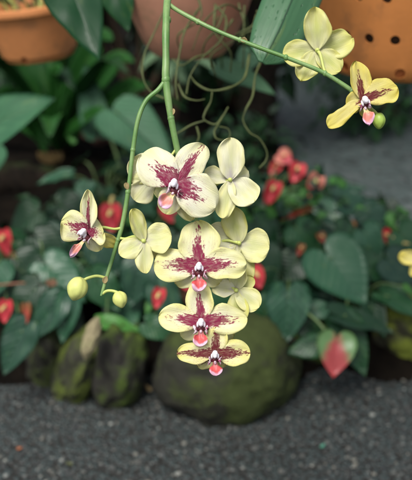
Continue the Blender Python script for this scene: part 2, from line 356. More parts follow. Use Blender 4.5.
def tube(bm, pts, rad, seg=8, n=8, mat=0, wob=0.0):
    ps, rs = catmull(pts, rad, n)
    prev = None; up = Vector((0.13, 0.2, 1)).normalized(); rings = []
    for i, p in enumerate(ps):
        t = (ps[min(i + 1, len(ps) - 1)] - ps[max(i - 1, 0)]).normalized()
        if prev is None: a = t.cross(up if abs(t.dot(up)) < 0.95 else Vector((1, 0, 0))).normalized()
        else: a = (prev - t * prev.dot(t)).normalized()
        prev = a; b = t.cross(a)
        r = rs[i] * (1 + wob * noise.noise(p * 60))
        rings.append([bm.verts.new(p + (a * math.cos(2 * math.pi * k / seg) + b * math.sin(2 * math.pi * k / seg)) * r) for k in range(seg)])
    for i in range(len(rings) - 1):
        for k in range(seg):
            f = bm.faces.new((rings[i][k], rings[i][(k + 1) % seg], rings[i + 1][(k + 1) % seg], rings[i + 1][k])); f.material_index = mat
    for r_, fl in ((rings[0], True), (rings[-1], False)):
        f = bm.faces.new(r_[::-1] if fl else r_); f.material_index = mat
    return bm
def blob(bm, c, ax, ay, az, rx, ry, rz, sub=3, mat=0, fn=None):
    """ellipsoid with axes ax, ay, az; fn(unit vector) -> radius factor"""
    r = bmesh.ops.create_icosphere(bm, subdivisions=sub, radius=1)
    for v in r['verts']:
        n = v.co.copy(); k = fn(n) if fn else 1.0
        v.co = c + (ax * n.x * rx + ay * n.y * ry + az * n.z * rz) * k
    for f in {f for v in r['verts'] for f in v.link_faces}: f.material_index = mat
    return bm
def grid_sheet(bm, fpos, fuv, nu, nv, thick=0.0004, mat=0):
    """closed thin sheet from a parametric surface; fpos(s,t) -> (pos, normal)"""
    uvl = bm.loops.layers.uv.get('UVMap') or bm.loops.layers.uv.new('UVMap')
    lay = []
    for side in (1, -1):
        g = []
        for i in range(nu + 1):
            row = []
            for j in range(nv + 1):
                p, nn = fpos(i / nu, j / nv * 2 - 1); row.append(bm.verts.new(p + nn * thick * 0.5 * side))
            g.append(row)
        lay.append(g)
        for i in range(nu):
            for j in range(nv):
                idx = [(i, j), (i + 1, j), (i + 1, j + 1), (i, j + 1)]
                if side < 0: idx = idx[::-1]
                f = bm.faces.new([g[a][b] for a, b in idx]); f.material_index = mat
                for l, (a, b) in zip(f.loops, idx): l[uvl].uv = fuv(a / nu, b / nv * 2 - 1)
    A, B = lay
    ring = [(0, j) for j in range(nv)] + [(i, nv) for i in range(nu)] + [(nu, j) for j in range(nv, 0, -1)] + [(i, 0) for i in range(nu, 0, -1)]
    for q in range(len(ring)):
        a = ring[q]; b = ring[(q + 1) % len(ring)]
        f = bm.faces.new((A[a[0]][a[1]], A[b[0]][b[1]], B[b[0]][b[1]], B[a[0]][a[1]])); f.material_index = mat
        for l, (x, y) in zip(f.loops, (a, b, b, a)): l[uvl].uv = fuv(x / nu, y / nv * 2 - 1)
    return bm

# ------------------------------------------------------------------ orchid flower pieces
def outline(u, kind):
    if kind == 'petal': c, a, e = 0.56, 0.85, 2.3
    elif kind == 'lip':
        if u < 0.30: return 0.30 + 0.15 * u / 0.30
        if u < 0.66: return 0.45 + 0.55 * math.sin(math.pi / 2 * (u - 0.30) / 0.36) ** 0.9
        return math.sqrt(max(0.0, 1 - ((u - 0.66) / 0.34) ** 2.6))
    else: c, a, e = 0.52, 0.75, 2.1
    if u < c: return 0.10 + 0.90 * math.sin(math.pi / 2 * u / c) ** a
    return math.sqrt(max(0.0, 1 - ((u - c) / (1 - c)) ** e))
def petal_bm(bm, org, a, b, n, L, Wd, kind, cup, bend, seed, ripple=1.0, nu=22, nv=16, thick=0.0005, mat=0):
    def pos(s, t):
        u = (1 - math.cos(math.pi * s)) / 2 * 0.999
        w = outline(u, kind) * (1 + 0.17 * noise.noise(Vector((u * 3, (1 if t > 0 else -1) * 1.3, seed))))
        x = t * w * Wd / 2; y = u * L
        z = cup * Wd * (t * w) ** 2 * 0.5 + bend * L * (u * u - 0.15 * u)
        z += ripple * 0.15 * L * noise.noise(Vector((u * 2.0, t * 1.6, seed))) * (0.25 + abs(t)) * min(1, u * 2)
        z += ripple * 0.06 * L * noise.noise(Vector((u * 5.0, t * 3.5, seed + 9))) * t * t
        z += ripple * 0.03 * L * math.sin(t * 4 + seed) * u * abs(t)
        z -= 0.10 * Wd * max(0.0, abs(t) * w - 0.72) * (1 + noise.noise(Vector((u * 4, t, seed + 3)))) * ripple
        z += 0.02 * L * math.exp(-(t * 5) ** 2) * (1 - u)
        return org + a * y + b * x + n * z, n
    grid_sheet(bm, pos, lambda s, t: ((1 - math.cos(math.pi * s)) / 2, 0.5 + t * outline((1 - math.cos(math.pi * s)) / 2 * 0.999, kind) / 2), nu, nv, thick, mat)
    return bm
def flower_axes(dx, dy, tz, roll):
    """axes in camera-aligned space turned to world: a along the petal, b across, n towards the viewer"""
    a = Vector((dx, -dy, 0)).normalized(); z = Vector((0, 0, 1))
    a = (a * math.cos(tz) + z * math.sin(tz)).normalized()
    b = a.cross(z).normalized(); n = b.cross(a).normalized()
    rm = Matrix.Rotation(roll, 3, a); b = rm @ b; n = rm @ n
    return CB @ a, CB @ b, CB @ n

FLOWERS = []
orchid_root = P(188, 60, 1.17) + Vector((0, 0.02, 0.13))
orchid = thing('orchid_plant', orchid_root, 'moth orchid with sprays of cream and magenta flowers hanging from the middle clay pot', 'orchid')
def flower(cx, cy, d, petals, label, lip=None, column=None, ped=None, front=True, seed=0):
    """petals: (name, x-offset, y-offset of the tip in units of 1/770 of depth, width, kind, material, tilt deg, roll deg, cup, bend, z0)"""
    c = P(cx, cy, d); k = d / FPX
    bm = bmesh.new()
    zv = -CF
    # receptacle and pedicel
    back = c - zv * (0.006 if front else -0.002)
    blob(bm, back, CR, CU, zv, 0.0022, 0.0022, 0.004, 2)
    if ped is not None:
        pts = [back, back.lerp(ped, 0.35) + CU * 0.003 - zv * 0.004 * (1 if front else -0.2), back.lerp(ped, 0.75) - zv * 0.001, ped]
        tube(bm, pts, [0.0017, 0.0014, 0.0012, 0.0014], 8, 6)
    fl = obj('flower', bm, M['pedicel'], orchid, origin=c, label=label)
    for i, (nm, dx, dy, w, kind, mt, tz, roll, cup, bend, z0) in enumerate(petals):
        a, b, n = flower_axes(dx, dy, R(tz), R(roll))
        L = math.hypot(dx, dy) * k / max(0.35, math.cos(R(tz)))
        bm = petal_bm(bmesh.new(), c + zv * z0 * 0.001, a, b, n, L, w * k, kind, cup, bend, seed * 7.3 + i * 3.1)
        obj(nm, bm, M[mt], fl, origin=c)
    if column:
        x, y, s, (ux, uy) = column     # centre offset, size, direction of the column (screen)
        u = CB @ Vector((ux, -uy, 0)).normalized(); r = CB @ Vector((uy, ux, 0)).normalized()
        cc = P(cx + x, cy + y, d - 0.009)
        bm = bmesh.new()
        blob(bm, cc, r, u, zv, 2.8 * s * k, 3.3 * s * k, 0.0045, 3, 0, lambda q: (1 + 0.16 * q.z - 0.10 * abs(q.x)) * (1 + 0.14 * noise.noise(q * 2.5 + Vector((cx, 0, 0)))))
        blob(bm, cc - u * 1.2 * s * k + zv * 0.003, r, u, zv, 1.9 * s * k, 2.2 * s * k, 0.0026, 2, 0)
        for sgn in (-1, 1):
            blob(bm, cc + r * sgn * 2.6 * s * k - u * 2.0 * s * k - zv * 0.001, r, u, zv, 1.1 * s * k, 2.4 * s * k, 0.0022, 2, 0)
        blob(bm, cc + zv * 0.0042 - u * 0.6 * s * k, r, u, zv, 1.3 * s * k, 1.0 * s * k, 0.0009, 2, 0)
        tube(bm, [cc - zv * 0.009, cc - zv * 0.002], [0.0022, 0.0024], 8, 3)
        obj('column', bm, M['column'], fl, origin=c)
    if lip:
        # hollow throat, two raised side lobes and a mid lobe hanging towards the viewer
        x, y, mdx, mdy, mw, tz, mt, (ux, uy), s = lip
        u = CB @ Vector((ux, -uy, 0)).normalized(); r = CB @ Vector((uy, ux, 0)).normalized()
        cc = P(cx + x, cy + y, d - 0.005)
        bm = bmesh.new(); bm.loops.layers.uv.new('UVMap')
        blob(bm, cc, r, u, zv, 4.2 * s * k, 3.4 * s * k, 0.0035, 3, 2)
        for sgn in (-1, 1):
            aa = (r * sgn * 0.55 + u * 0.05 + zv * 0.9).normalized(); nn = aa.cross(u).normalized() * sgn; bb = nn.cross(aa).normalized()
            petal_bm(bm, cc + r * sgn * 2.6 * s * k - u * 1.2 * s * k, aa, bb, nn, 7.5 * s * k, 7.5 * s * k, 'petal', 0.5, -0.35, seed + sgn, 2, 12, 10, 0.0005, 1)
        a, b, n = flower_axes(mdx, mdy, R(tz), 0)
        st = cc - u * 1.5 * s * k + zv * 0.001
        petal_bm(bm, st, a, b, n, math.hypot(mdx, mdy) * k / math.cos(R(tz)), mw * k, 'lip', 0.55, -0.25, seed + 5, 1.5, 16, 12, 0.0009, 0)
        # callus ridge
        blob(bm, st + a * 0.0015 + n * 0.0012, b, a, n, 0.0012, 0.002, 0.0012, 2, 1)
        obj('lip', bm, [M[mt], M['lobe'], M['throat']], fl, origin=c)
    return fl

# ---- stems
PMC = P(188, 60, 1.17) + Vector((0, 0.05, 0))      # base of the middle pot
main_pts = [PMC + Vector((0.0, -0.03, 0.125)), PMC + Vector((0.0, -0.09, 0.205)), PMC + Vector((0.0, -0.16, 0.225)), P(184, -62, 0.93), P(176, -25, 0.80), P(168, -3, 0.735), P(166, 30, 0.712), P(166, 62, 0.706), P(166, 80, 0.704), P(170, 112, 0.704), P(177, 148, 0.708),
            P(186, 185, 0.715), P(196, 220, 0.716), P(203, 255, 0.712), P(208, 290, 0.708), P(212, 322, 0.704), P(217, 345, 0.698), P(224, 362, 0.692)]
main_r = [0.0038, 0.0038, 0.0037, 0.0036, 0.0036, 0.0035, 0.0034, 0.0034, 0.0037, 0.0031, 0.0028, 0.0025, 0.0023, 0.0021, 0.002, 0.0018, 0.0016, 0.0014]
left_pts = [P(166, 80, 0.704), P(158, 90, 0.703), P(146, 101, 0.702), P(138, 120, 0.700), P(133, 150, 0.700), P(129, 185, 0.700), P(123, 222, 0.700), P(115, 250, 0.700), P(107, 276, 0.700), P(103, 290, 0.699), P(101, 296, 0.698)]
left_r = [0.0024, 0.0022, 0.0021, 0.0020, 0.0021, 0.0021, 0.0022, 0.0019, 0.0017, 0.0015, 0.001]
right_pts = [P(168, 4, 0.730), P(182, 13, 0.722), P(215, 30, 0.712), P(255, 46, 0.704), P(290, 59, 0.700), P(322, 72, 0.698), P(348, 88, 0.696), P(362, 99, 0.694), P(372, 109, 0.692)]
right_r = [0.0023, 0.0021, 0.0020, 0.0019, 0.0019, 0.0020, 0.0021, 0.0016, 0.0012]
bm = bmesh.new()
def node_tube(bm, pts, rad):
    tube(bm, pts, rad, 12, 8, 0, 0.10)
    return bm
for p_, r_ in ((main_pts, main_r), (left_pts, left_r), (right_pts, right_r)): node_tube(bm, p_, r_)
# swollen nodes with papery bracts
for px, py, d, r in ((166, 80, 0.704, 0.0042), (167, 20, 0.718, 0.0040), (171, 118, 0.7045, 0.0034), (133, 150, 0.700, 0.0025), (128, 192, 0.700, 0.0026), (118, 240, 0.700, 0.0024),
                     (198, 22, 0.717, 0.0025), (240, 40, 0.707, 0.0024), (286, 57.5, 0.7, 0.0025), (325, 73.5, 0.698, 0.0025), (352, 91, 0.6955, 0.0024)):
    blob(bm, P(px, py, d), CR, CU, -CF, r, r * 1.2, r, 2, 0)
for px, py, d, dx, dy in ((171, 116, 0.7045, 2.5, -6), (128, 190, 0.700, -1.5, -6), (240, 40, 0.707, 6, 1.5), (352, 91, 0.6955, 5, 2), (107, 276, 0.7, -2, 5)):
    a, b, n = flower_axes(dx, dy, 0, 0)
    bm.loops.layers.uv.get('UVMap') or bm.loops.layers.uv.new('UVMap')
    petal_bm(bm, P(px, py, d) - CF * 0.0018, a, b, n, 0.007, 0.005, 'sepal', 0.8, 0.05, px, 1, 8, 6, 0.0003, 1)
obj('flower_stem', bm, [M['stem'], M['bract']], orchid, origin=main_pts[0])

# ---- flowers of the main spray
flower(176, 184, 0.678, [
    ('sepal', 27, -40, 31, 'sepal', 'f1_sep', 6, -12, 0.25, -0.15, -1.5),
    ('sepal', -11, 30, 25, 'sepal', 'f1_low', -4, 0, 0.30, -0.10, -2.0),
    ('sepal', 16, 37, 20, 'sepal', 'f1_low', -12, 0, 0.25, -0.12, -3.0),
    ('petal', -33, -31, 44, 'petal', 'f1_pet', 5, 12, 0.12, -0.18, 0.5),
    ('petal', 39, 22, 43, 'petal', 'f1_pet', 10, -10, 0.15, -0.22, 1.0)],
    'topmost large cream and magenta flower tilted to the left', lip=(-2, 7, -11, 13, 15, 25, 'lip_pale', (0.25, -1), 1.15), column=(-2, -1, 1.35, (0.2, -1)), ped=P(180, 160, 0.711), seed=1)
flower(199, 266, 0.684, [
    ('sepal', -1, -46, 41, 'sepal', 'f5_sep', -6, 0, 0.18, -0.10, -2.0),
    ('sepal', -24, 19, 24, 'sepal', 'f5_low', -10, 10, 0.2, -0.1, -2.5),
    ('sepal', 22, 17, 24, 'sepal', 'f5_low', -10, -10, 0.2, -0.1, -2.5),
    ('petal', -45, -3, 37, 'petal', 'f5_pet', 4, 14, 0.15, -0.15, 0.5),
    ('petal', 47, -4, 34, 'petal', 'f5_pet', 4, -14, 0.15, -0.15, 0.8)],
    'large cream flower with a magenta cross in the middle of the cluster', lip=(0, 7, 0, 14, 15, 30, 'lip', (0, -1), 1.3), column=(0, 0, 1.25, (0, -1)), ped=P(203, 250, 0.712), seed=2)
flower(201, 322, 0.679, [
    ('sepal', -3, -41, 28, 'sepal', 'f5_sep', -6, 0, 0.2, -0.08, -1.5),
    ('sepal', -21, 15, 23, 'sepal', 'f5_low', -8, 10, 0.2, -0.1, -2.5),
    ('sepal', 34, 16, 26, 'sepal', 'f5_low', -10, -10, 0.2, -0.1, -2.5),
    ('petal', -42, -7, 29, 'petal', 'f5_pet', 4, 22, 0.15, -0.15, 0.5),
    ('petal', 46, -5, 30, 'petal', 'f5_pet', 4, -22, 0.15, -0.15, 0.5)],
    'cream and magenta flower second from the bottom of the spray', lip=(0, 6, -1, 14, 14, 30, 'lip', (0, -1), 1.2), column=(0, 0, 1.25, (0, -1)), ped=P(209, 300, 0.706), seed=3)
flower(215, 354, 0.672, [
    ('sepal', 2, -27, 23, 'sepal', 'f7_sep', -6, 0, 0.2, -0.05, -1.0),
    ('sepal', -19, 13, 18, 'sepal', 'f7_pet', -10, 10, 0.2, -0.1, -2.5),
    ('sepal', 13, 11, 16, 'sepal', 'f7_pet', -14, -10, 0.2, -0.1, -2.5),
    ('petal', -38, -2, 23, 'petal', 'f7_pet', 4, 25, 0.15, -0.1, 0.5),
    ('petal', 35, -3, 28, 'petal', 'f7_pet', 4, -20, 0.15, -0.12, 0.5)],
    'smallest and lowest flower of the spray, lemon with maroon blotches', lip=(0, 5, 1, 13, 13, 25, 'lip', (0, -1), 1.1), column=(0, 0, 1.15, (0, -1)), ped=P(218, 342, 0.699), seed=4)
# seen from behind or from the side
flower(153, 179, 0.703, [
    ('petal', -21, -19, 27, 'petal', 'backw', -14, 10, 0.3, 0.1, 0),
    ('petal', -18, 21, 25, 'petal', 'backw', -10, -10, 0.35, 0.12, 0.5),
    ('sepal', 14, 20, 15, 'sepal', 'back', -20, 0, 0.2, 0, 0),
    ('sepal', 14, -22, 15, 'sepal', 'back', -20, 0, 0.2, 0, 0),
    ('sepal', -25, -1, 12, 'sepal', 'back', -6, 0, 0.2, 0, 1.5)],
    'pale flower seen from behind, half hidden at the left of the topmost one', ped=P(177, 148, 0.708), front=False, seed=5)
flower(230, 180, 0.692, [
    ('petal', 23, 24, 31, 'petal', 'backw', 6, -15, 0.3, 0.15, 1.0),
    ('petal', -26, -6, 19, 'petal', 'backw', 0, 30, 0.35, 0.1, 0.0),
    ('sepal', 1, -41, 28, 'sepal', 'backw', 10, 0, 0.35, -0.12, 2.5),
    ('sepal', -7, 39, 21, 'sepal', 'back', 8, 12, 0.35, 0.05, 2.0),
    ('sepal', 18, -10, 20, 'sepal', 'backw', -20, 0, 0.3, 0.05, -2)],
    'whitish flower with its back turned, right of the topmost cluster flower', ped=P(196, 200, 0.714), front=False, seed=6)
flower(239, 243, 0.706, [
    ('petal', 30, 6, 36, 'petal', 'back', 2, -10, 0.3, 0.08, 0),
    ('petal', -34, -8, 34, 'petal', 'backw', -4, 0, 0.2, 0.05, -1),
    ('sepal', -8, -35, 26, 'sepal', 'backy', 12, 0, 0.35, -0.1, 1.5),
    ('sepal', 6, 42, 24, 'sepal', 'backy', -5, 0, 0.3, 0.05, 0),
    ('sepal', -20, 28, 20, 'sepal', 'back', -8, 0, 0.3, 0.05, 0)],
    'yellowish flower seen from behind, at the right of the large middle flower', ped=P(203, 245, 0.713), front=False, seed=7)
flower(236, 290, 0.697, [
    ('petal', 23, 17, 26, 'petal', 'back', 4, -10, 0.35, 0.1, 0.5),
    ('petal', -25, -3, 20, 'petal', 'backw', 4, 20, 0.35, 0.05, 1.5),
    ('sepal', 3, 33, 21, 'sepal', 'backy', 8, 0, 0.4, 0.05, 1.5),
    ('sepal', 4, -24, 18, 'sepal', 'back', 2, 0, 0.35, -0.05, 0),
    ('sepal', 18, -12, 15, 'sepal', 'backy', -12, 0, 0.3, 0, -1)],
    'greenish yellow flower turned away, right of the two lowest flowers', ped=P(208, 285, 0.709), front=False, seed=8)
# left branch
flower(88, 232, 0.680, [
    ('sepal', 0, -43, 17, 'sepal', 'f5_sep', -4, 25, 0.4, -0.05, -1),
    ('sepal', 11, 19, 17, 'sepal', 'f5_low', -12, 0, 0.3, -0.1, -2),
    ('sepal', 30, 15, 14, 'sepal', 'yelp', -35, 0, 0.3, -0.1, -4),
    ('petal', -24, -10, 33, 'petal', 'f5_pet', 22, 0, 0.15, -0.18, 0),
    ('petal', 15, 0, 33, 'petal', 'f5_pet', -30, -35, 0.2, -0.1, 1)],
    'spotted cream flower at the far left of the left branch', lip=(-2, 6, -13, 15, 8, 25, 'lip_pale', (0.4, -1), 0.95), column=(-5, 0, 1.25, (0.6, -1)), ped=P(122, 228, 0.700), seed=9)
flower(144, 241, 0.690, [
    ('petal', 28, -4, 34, 'petal', 'back', 2, -18, 0.3, 0.1, 0),
    ('petal', -24, 14, 22, 'petal', 'back', 6, 20, 0.3, 0.08, 1),
    ('sepal', -11, -32, 18, 'sepal', 'backy', 8, 25, 0.4, -0.05, 1.5),
    ('sepal', 2, 32, 18, 'sepal', 'back', 10, 0, 0.45, -0.05, 2.5),
    ('sepal', 17, 15, 16, 'sepal', 'back', -14, 0, 0.3, 0, -1)],
    'plain pale yellow flower seen from behind, second on the left branch', ped=P(119, 238, 0.700), front=False, seed=10)
# right branch
flower(317, 51, 0.712, [
    ('petal', 35, -14, 29, 'petal', 'backy', -4, 10, 0.3, 0.05, 0),
    ('petal', -34, 4, 27, 'petal', 'backy', -6, 0, 0.3, 0.05, 0),
    ('sepal', -2, -42, 27, 'sepal', 'backy', 8, 0, 0.4, -0.05, 1.5),
    ('sepal', 23, 21, 28, 'sepal', 'backy', 4, -10, 0.35, 0.05, 0.5),
    ('sepal', -17, 31, 24, 'sepal', 'backy', 4, 10, 0.35, 0.05, 0.5)],
    'yellow flower seen from behind, upper one on the right branch', ped=P(326, 74, 0.698), front=False, seed=11)
flower(363, 100, 0.680, [
    ('sepal', -6, -40, 22, 'sepal', 'yel', -2, 8, 0.35, -0.05, -1),
    ('sepal', -16, 4, 21, 'sepal', 'yelp', -10, 0, 0.3, -0.1, -2),
    ('sepal', 6, 16, 13, 'sepal', 'yelp', -20, 0, 0.3, -0.1, -3),
    ('petal', 34, -14, 30, 'petal', 'yel', 4, -15, 0.25, -0.15, 0.5),
    ('petal', -36, 25, 20, 'petal', 'yelp', 2, 30, 0.35, -0.1, 0)],
    'bright yellow flower with maroon bars, at the tip of the right branch', lip=(1, 6, 4, 17, 11, 20, 'lip_pale', (-0.3, -1), 0.95), column=(2, 0, 1.25, (-0.35, -1)), ped=P(352, 92, 0.6955), seed=12)

# ---- buds
def bud(cx, cy, d, rx, ry, ang, ped, mt, label):
    c = P(cx, cy, d); k = d / FPX
    r = CB @ Vector((math.cos(R(ang)), math.sin(R(ang)), 0)); u = CB @ Vector((-math.sin(R(ang)), math.cos(R(ang)), 0))
    bm = bmesh.new()
    blob(bm, c, r, u, -CF, rx * k, ry * k, rx * k * 0.95, 4, 0,
         lambda q: (1 - 0.055 * math.exp(-(((math.atan2(q.x, q.z) * 3 / math.pi + 0.3) % 2 - 1) * 5) ** 2)) * (1 - 0.10 * max(0, -q.y) * abs(q.x)) * (1 + 0.05 * q.y) * (1 + 0.05 * noise.noise(q * 1.6 + Vector((cx, 0, 0)))) * (1 + 0.10 * max(0, -q.y) ** 8))
    o = obj('bud', bm, M[mt], orchid, origin=c, label=label)
    bm = bmesh.new(); tube(bm, ped + [c + u * ry * k * (0.8 if ped[-1][2] > c.z else -0.8)], [0.0014] * len(ped) + [0.0016], 8, 6)
    obj('bud_stalk', bm, M['pedicel'], o, origin=c)
bud(77, 289, 0.694, 10.5, 12, -20, [P(106, 278, 0.700), P(97, 276, 0.698), P(88, 278, 0.696), P(82, 281, 0.695)], 'bud', 'larger lime bud on the left')
bud(120, 299.5, 0.696, 7.5, 8.5, 15, [P(102, 294, 0.699), P(107, 291, 0.698), P(113, 291, 0.697)], 'bud', 'smaller lime bud near the branch tip')
bud(379, 121, 0.686, 6.5, 8, 0, [P(370, 108, 0.692), P(374, 111, 0.689), P(377, 114, 0.687)], 'budg', 'green bud beside the bright yellow flower')

# ---- strap leaf of the orchid and its roots
def strap_leaf(name, pts, widths, mt, parent, face, origin, fold=0.25, n=8, nv=10, thick=0.0016, label=None, wav=0.0):
    ps, ws = catmull(pts, widths, n); cnt = len(ps) - 1
    T = [(ps[min(i + 1, cnt)] - ps[max(i - 1, 0)]).normalized() for i in range(cnt + 1)]
    def pos(s, t):
        i = min(cnt, int(round(s * cnt))); tt = T[i]; b = tt.cross(face).normalized(); nn = b.cross(tt).normalized()
        w = ws[i] / 2
        z = fold * w * (abs(t) - 0.5) * 2 * 0.5 + wav * w * math.sin(s * 14 + t * 2) * t * t
        return ps[i] + b * t * w + nn * z, nn
    bm = grid_sheet(bmesh.new(), pos, lambda s, t: (s, 0.5 + t / 2), cnt, nv, thick)
    return obj(name, bm, M[mt], parent, origin=origin, label=label)
strap_leaf('leaf', [PMC + Vector((0.02, -0.03, 0.125)), PMC + Vector((0.08, -0.13, 0.21)), P(322, -75, 0.86), P(306, -30, 0.83), P(292, 0, 0.812), P(279, 30, 0.80), P(268, 52, 0.792), P(262, 63, 0.79)],
           [0.018, 0.032, 0.044, 0.056, 0.060, 0.056, 0.042, 0.008], 'strap', orchid, -CF, orchid_root, fold=-0.35, n=8, label='broad wet strap leaf beside the yellow flower')
def root(pts, r0=0.0017, r1=0.0011):
    q = [P(*p) for p in pts]; n = len(q)
    q = [p + Vector((random.uniform(-1, 1), random.uniform(-1, 1), random.uniform(-1, 1))) * 0.0012 for p in q]
    bm = tube(bmesh.new(), q, [(r0 + (r1 - r0) * i / (n - 1)) * 0.68 for i in range(n)], 8, 8, 0, 0.7)
    obj('aerial_root', bm, M['root'], orchid, origin=orchid_root)
root([(200, 8, 1.02), (186, 30, 0.97), (180, 55, 0.94), (176, 80, 0.93), (178, 100, 0.93)], 0.0024, 0.0014)
root([(215, 5, 1.02), (226, 20, 0.98), (222, 40, 0.95), (205, 55, 0.94), (190, 75, 0.93), (186, 95, 0.93)], 0.0022, 0.0013)
root([(170, 0, 1.0), (154, 32, 0.97), (144, 55, 0.96), (142, 75, 0.95), (150, 92, 0.95), (165, 100, 0.95)], 0.0022, 0.0014)
root([(250, 55, 1.0), (246, 75, 0.96), (236, 85, 0.94), (222, 90, 0.93), (208, 90, 0.93), (196, 84, 0.93), (190, 76, 0.93)], 0.0022, 0.0014)
root([(212, 92, 0.93), (211, 102, 0.93), (206, 112, 0.93), (205, 120, 0.93), (216, 124, 0.93), (222, 116, 0.93), (228, 108, 0.935)], 0.0020, 0.0012)
root([(205, 120, 0.93), (192, 126, 0.93), (181, 131, 0.93), (172, 136, 0.935)], 0.0018, 0.0012)
root([(222, 118, 0.93), (218, 126, 0.93), (214, 132, 0.93), (216, 139, 0.93), (224, 141, 0.93), (230, 136, 0.93), (228, 128, 0.93), (220, 126, 0.928)], 0.0017, 0.0011)
root([(262, 60, 1.0), (256, 75, 0.97), (252, 95, 0.95), (246, 110, 0.94), (244, 122, 0.94), (250, 132, 0.94), (260, 138, 0.94), (266, 150, 0.94), (265, 160, 0.94), (259, 168, 0.94)], 0.0018, 0.0012)
root([(232, 20, 1.0), (212, 50, 1.0), (195, 58, 0.98), (182, 66, 0.97), (172, 60, 0.97)], 0.0020, 0.0012)
root([(196, 126, 0.93), (199, 136, 0.932), (197, 146, 0.934), (201, 158, 0.936)], 0.0016, 0.0011)
root([(240, 12, 1.0), (228, 4, 0.97), (214, 12, 0.96), (200, 28, 0.97), (192, 50, 0.98)], 0.0018, 0.0013)
root([(178, 85, 0.93), (184, 96, 0.925), (195, 101, 0.925), (204, 99, 0.926)], 0.0018, 0.0012)

for k in range(9):
    x0 = random.uniform(185, 262); y0 = random.uniform(-8, 20); x1 = x0 + random.uniform(-25, 15); y1 = random.uniform(40, 78); d0 = random.uniform(0.98, 1.04)
    root([(x0, y0, d0), (x0 + random.uniform(-8, 8), y0 * .6 + y1 * .4, d0 - .01), (x1 + random.uniform(-6, 6), y0 * .3 + y1 * .7, d0), (x1, y1, d0 + .02)], 0.0020, 0.0013)
# ------------------------------------------------------------------ pots
def lathe(bm, c, prof, seg=64, mat=0):
    rings = []
    for r, z in prof:
        rings.append([bm.verts.new(c + Vector((r * math.cos(2 * math.pi * k / seg), r * math.sin(2 * math.pi * k / seg), z))) for k in range(seg)])
    for i in range(len(rings) - 1):
        for k in range(seg):
            f = bm.faces.new((rings[i][k], rings[i][(k + 1) % seg], rings[i + 1][(k + 1) % seg], rings[i + 1][k])); f.material_index = mat
    for r_, fl in ((rings[0], True), (rings[-1], False)): bm.faces.new(r_[::-1] if fl else r_).material_index = mat
    bmesh.ops.recalc_face_normals(bm, faces=bm.faces[:])
    return bm
def pot(c, r_top, r_bot, h, mat, label, holes=(), rim=0.012, tilt=(0, 0), group='hanging flower pots', wires=True, belly=0.0):
    """c = centre of the pot's base"""
    t = thing('hanging_pot', c, label, 'plant pot', group)
    w = 0.0035
    def rr(f): return r_bot + (r_top - r_bot) * f ** 0.9 + belly * math.sin(math.pi * min(1, f))
    z = Vector((0, 0, 0))
    prof = [(0.001, 0.0), (r_bot * 0.86, 0.0), (r_bot * 0.96, 0.003), (rr(0.03), 0.010)]
    for f in (0.12, 0.25, 0.4, 0.55, 0.7, 0.85): prof.append((rr(f), h * f))
    prof += [(rr(0.93), h - rim), (r_top + 0.004, h - rim + 0.001), (r_top + 0.0055, h - rim * 0.5), (r_top + 0.004, h), (r_top - 0.001, h + 0.001), (r_top - w, h - 0.003)]
    for f in (0.85, 0.7, 0.55, 0.4, 0.25, 0.1): prof.append((rr(f) - w, h * f + 0.002))
    prof.append((0.001, h * 0.06 + 0.003))
    bm = lathe(bmesh.new(), z, prof)
    rot = Matrix.Rotation(R(tilt[0]), 3, 'X') @ Matrix.Rotation(R(tilt[1]), 3, 'Y')
    body = obj('pot_body', bm, mat, t, origin=None)
    body.location = (0, 0, 0); body.rotation_euler = rot.to_euler(); WL[body.name] = Vector(c)
    if holes:
        cut = bmesh.new()
        for ang, zz, r in holes:
            q = bmesh.ops.create_cone(cut, cap_ends=True, segments=20, radius1=r, radius2=r, depth=0.024)
            f = zz / h
            mtx = Matrix.Translation(Vector((math.cos(ang) * rr(f), math.sin(ang) * rr(f), zz))) @ Vector((math.cos(ang), math.sin(ang), 0)).to_track_quat('Z', 'Y').to_matrix().to_4x4()
            bmesh.ops.transform(cut, matrix=mtx, verts=q['verts'])
        me = bpy.data.meshes.new('cut'); cut.to_mesh(me); cut.free(); co = bpy.data.objects.new('cut', me); COL.objects.link(co)
        co.parent = body
        md = body.modifiers.new('b', 'BOOLEAN'); md.object = co; md.operation = 'DIFFERENCE'; md.solver = 'EXACT'
        bpy.context.view_layer.update()
        me2 = bpy.data.meshes.new_from_object(body.evaluated_get(bpy.context.evaluated_depsgraph_get()))
        body.modifiers.clear(); body.data = me2; me2.set_sharp_from_angle(angle=R(35))
        bpy.data.objects.remove(co)
    bm = bmesh.new()
    g = bmesh.ops.create_icosphere(bm, subdivisions=4, radius=1)
    for v in bm.verts:
        q = v.co.copy(); f = 0.86 if q.z > 0 else 0.12
        zz = h * 0.5 + q.z * h * (0.32 if q.z > 0 else 0.40); f = max(0.02, min(1, zz / h))
        rad = max(0.0, rr(f) - w - 0.004)
        xy = math.hypot(q.x, q.y); s = min(1.0, (1 - abs(q.z) ** 6) ** 0.5) * rad / max(xy, 1e-4)
        v.co = Vector((q.x * s, q.y * s, zz + 0.006 * noise.noise(q * 9)))
    g = obj('potting_mix', bm, M['coir'], t); g.location = (0, 0, 0); g.rotation_euler = rot.to_euler()
    if wires:
        bm = bmesh.new()
        for k in range(3):
            a = 2 * math.pi * k / 3 + 0.5
            p0 = rot @ Vector((math.cos(a) * (r_top + 0.003), math.sin(a) * (r_top + 0.003), h - 0.004))
            tube(bm, [p0, p0.lerp(Vector((0, 0, h + 0.42)), 0.5), Vector((0, 0, h + 0.42))], 0.0011, 6, 3)
        tube(bm, [Vector((0, 0, h + 0.42)), Vector((0.004, 0, h + 0.47)), Vector((-0.008, 0, h + 0.485)), Vector((-0.012, 0, h + 0.47))], 0.0014, 6, 4)
        q = obj('hanger_wire', bm, M['wire'], t); q.location = (0, 0, 0)
    return t
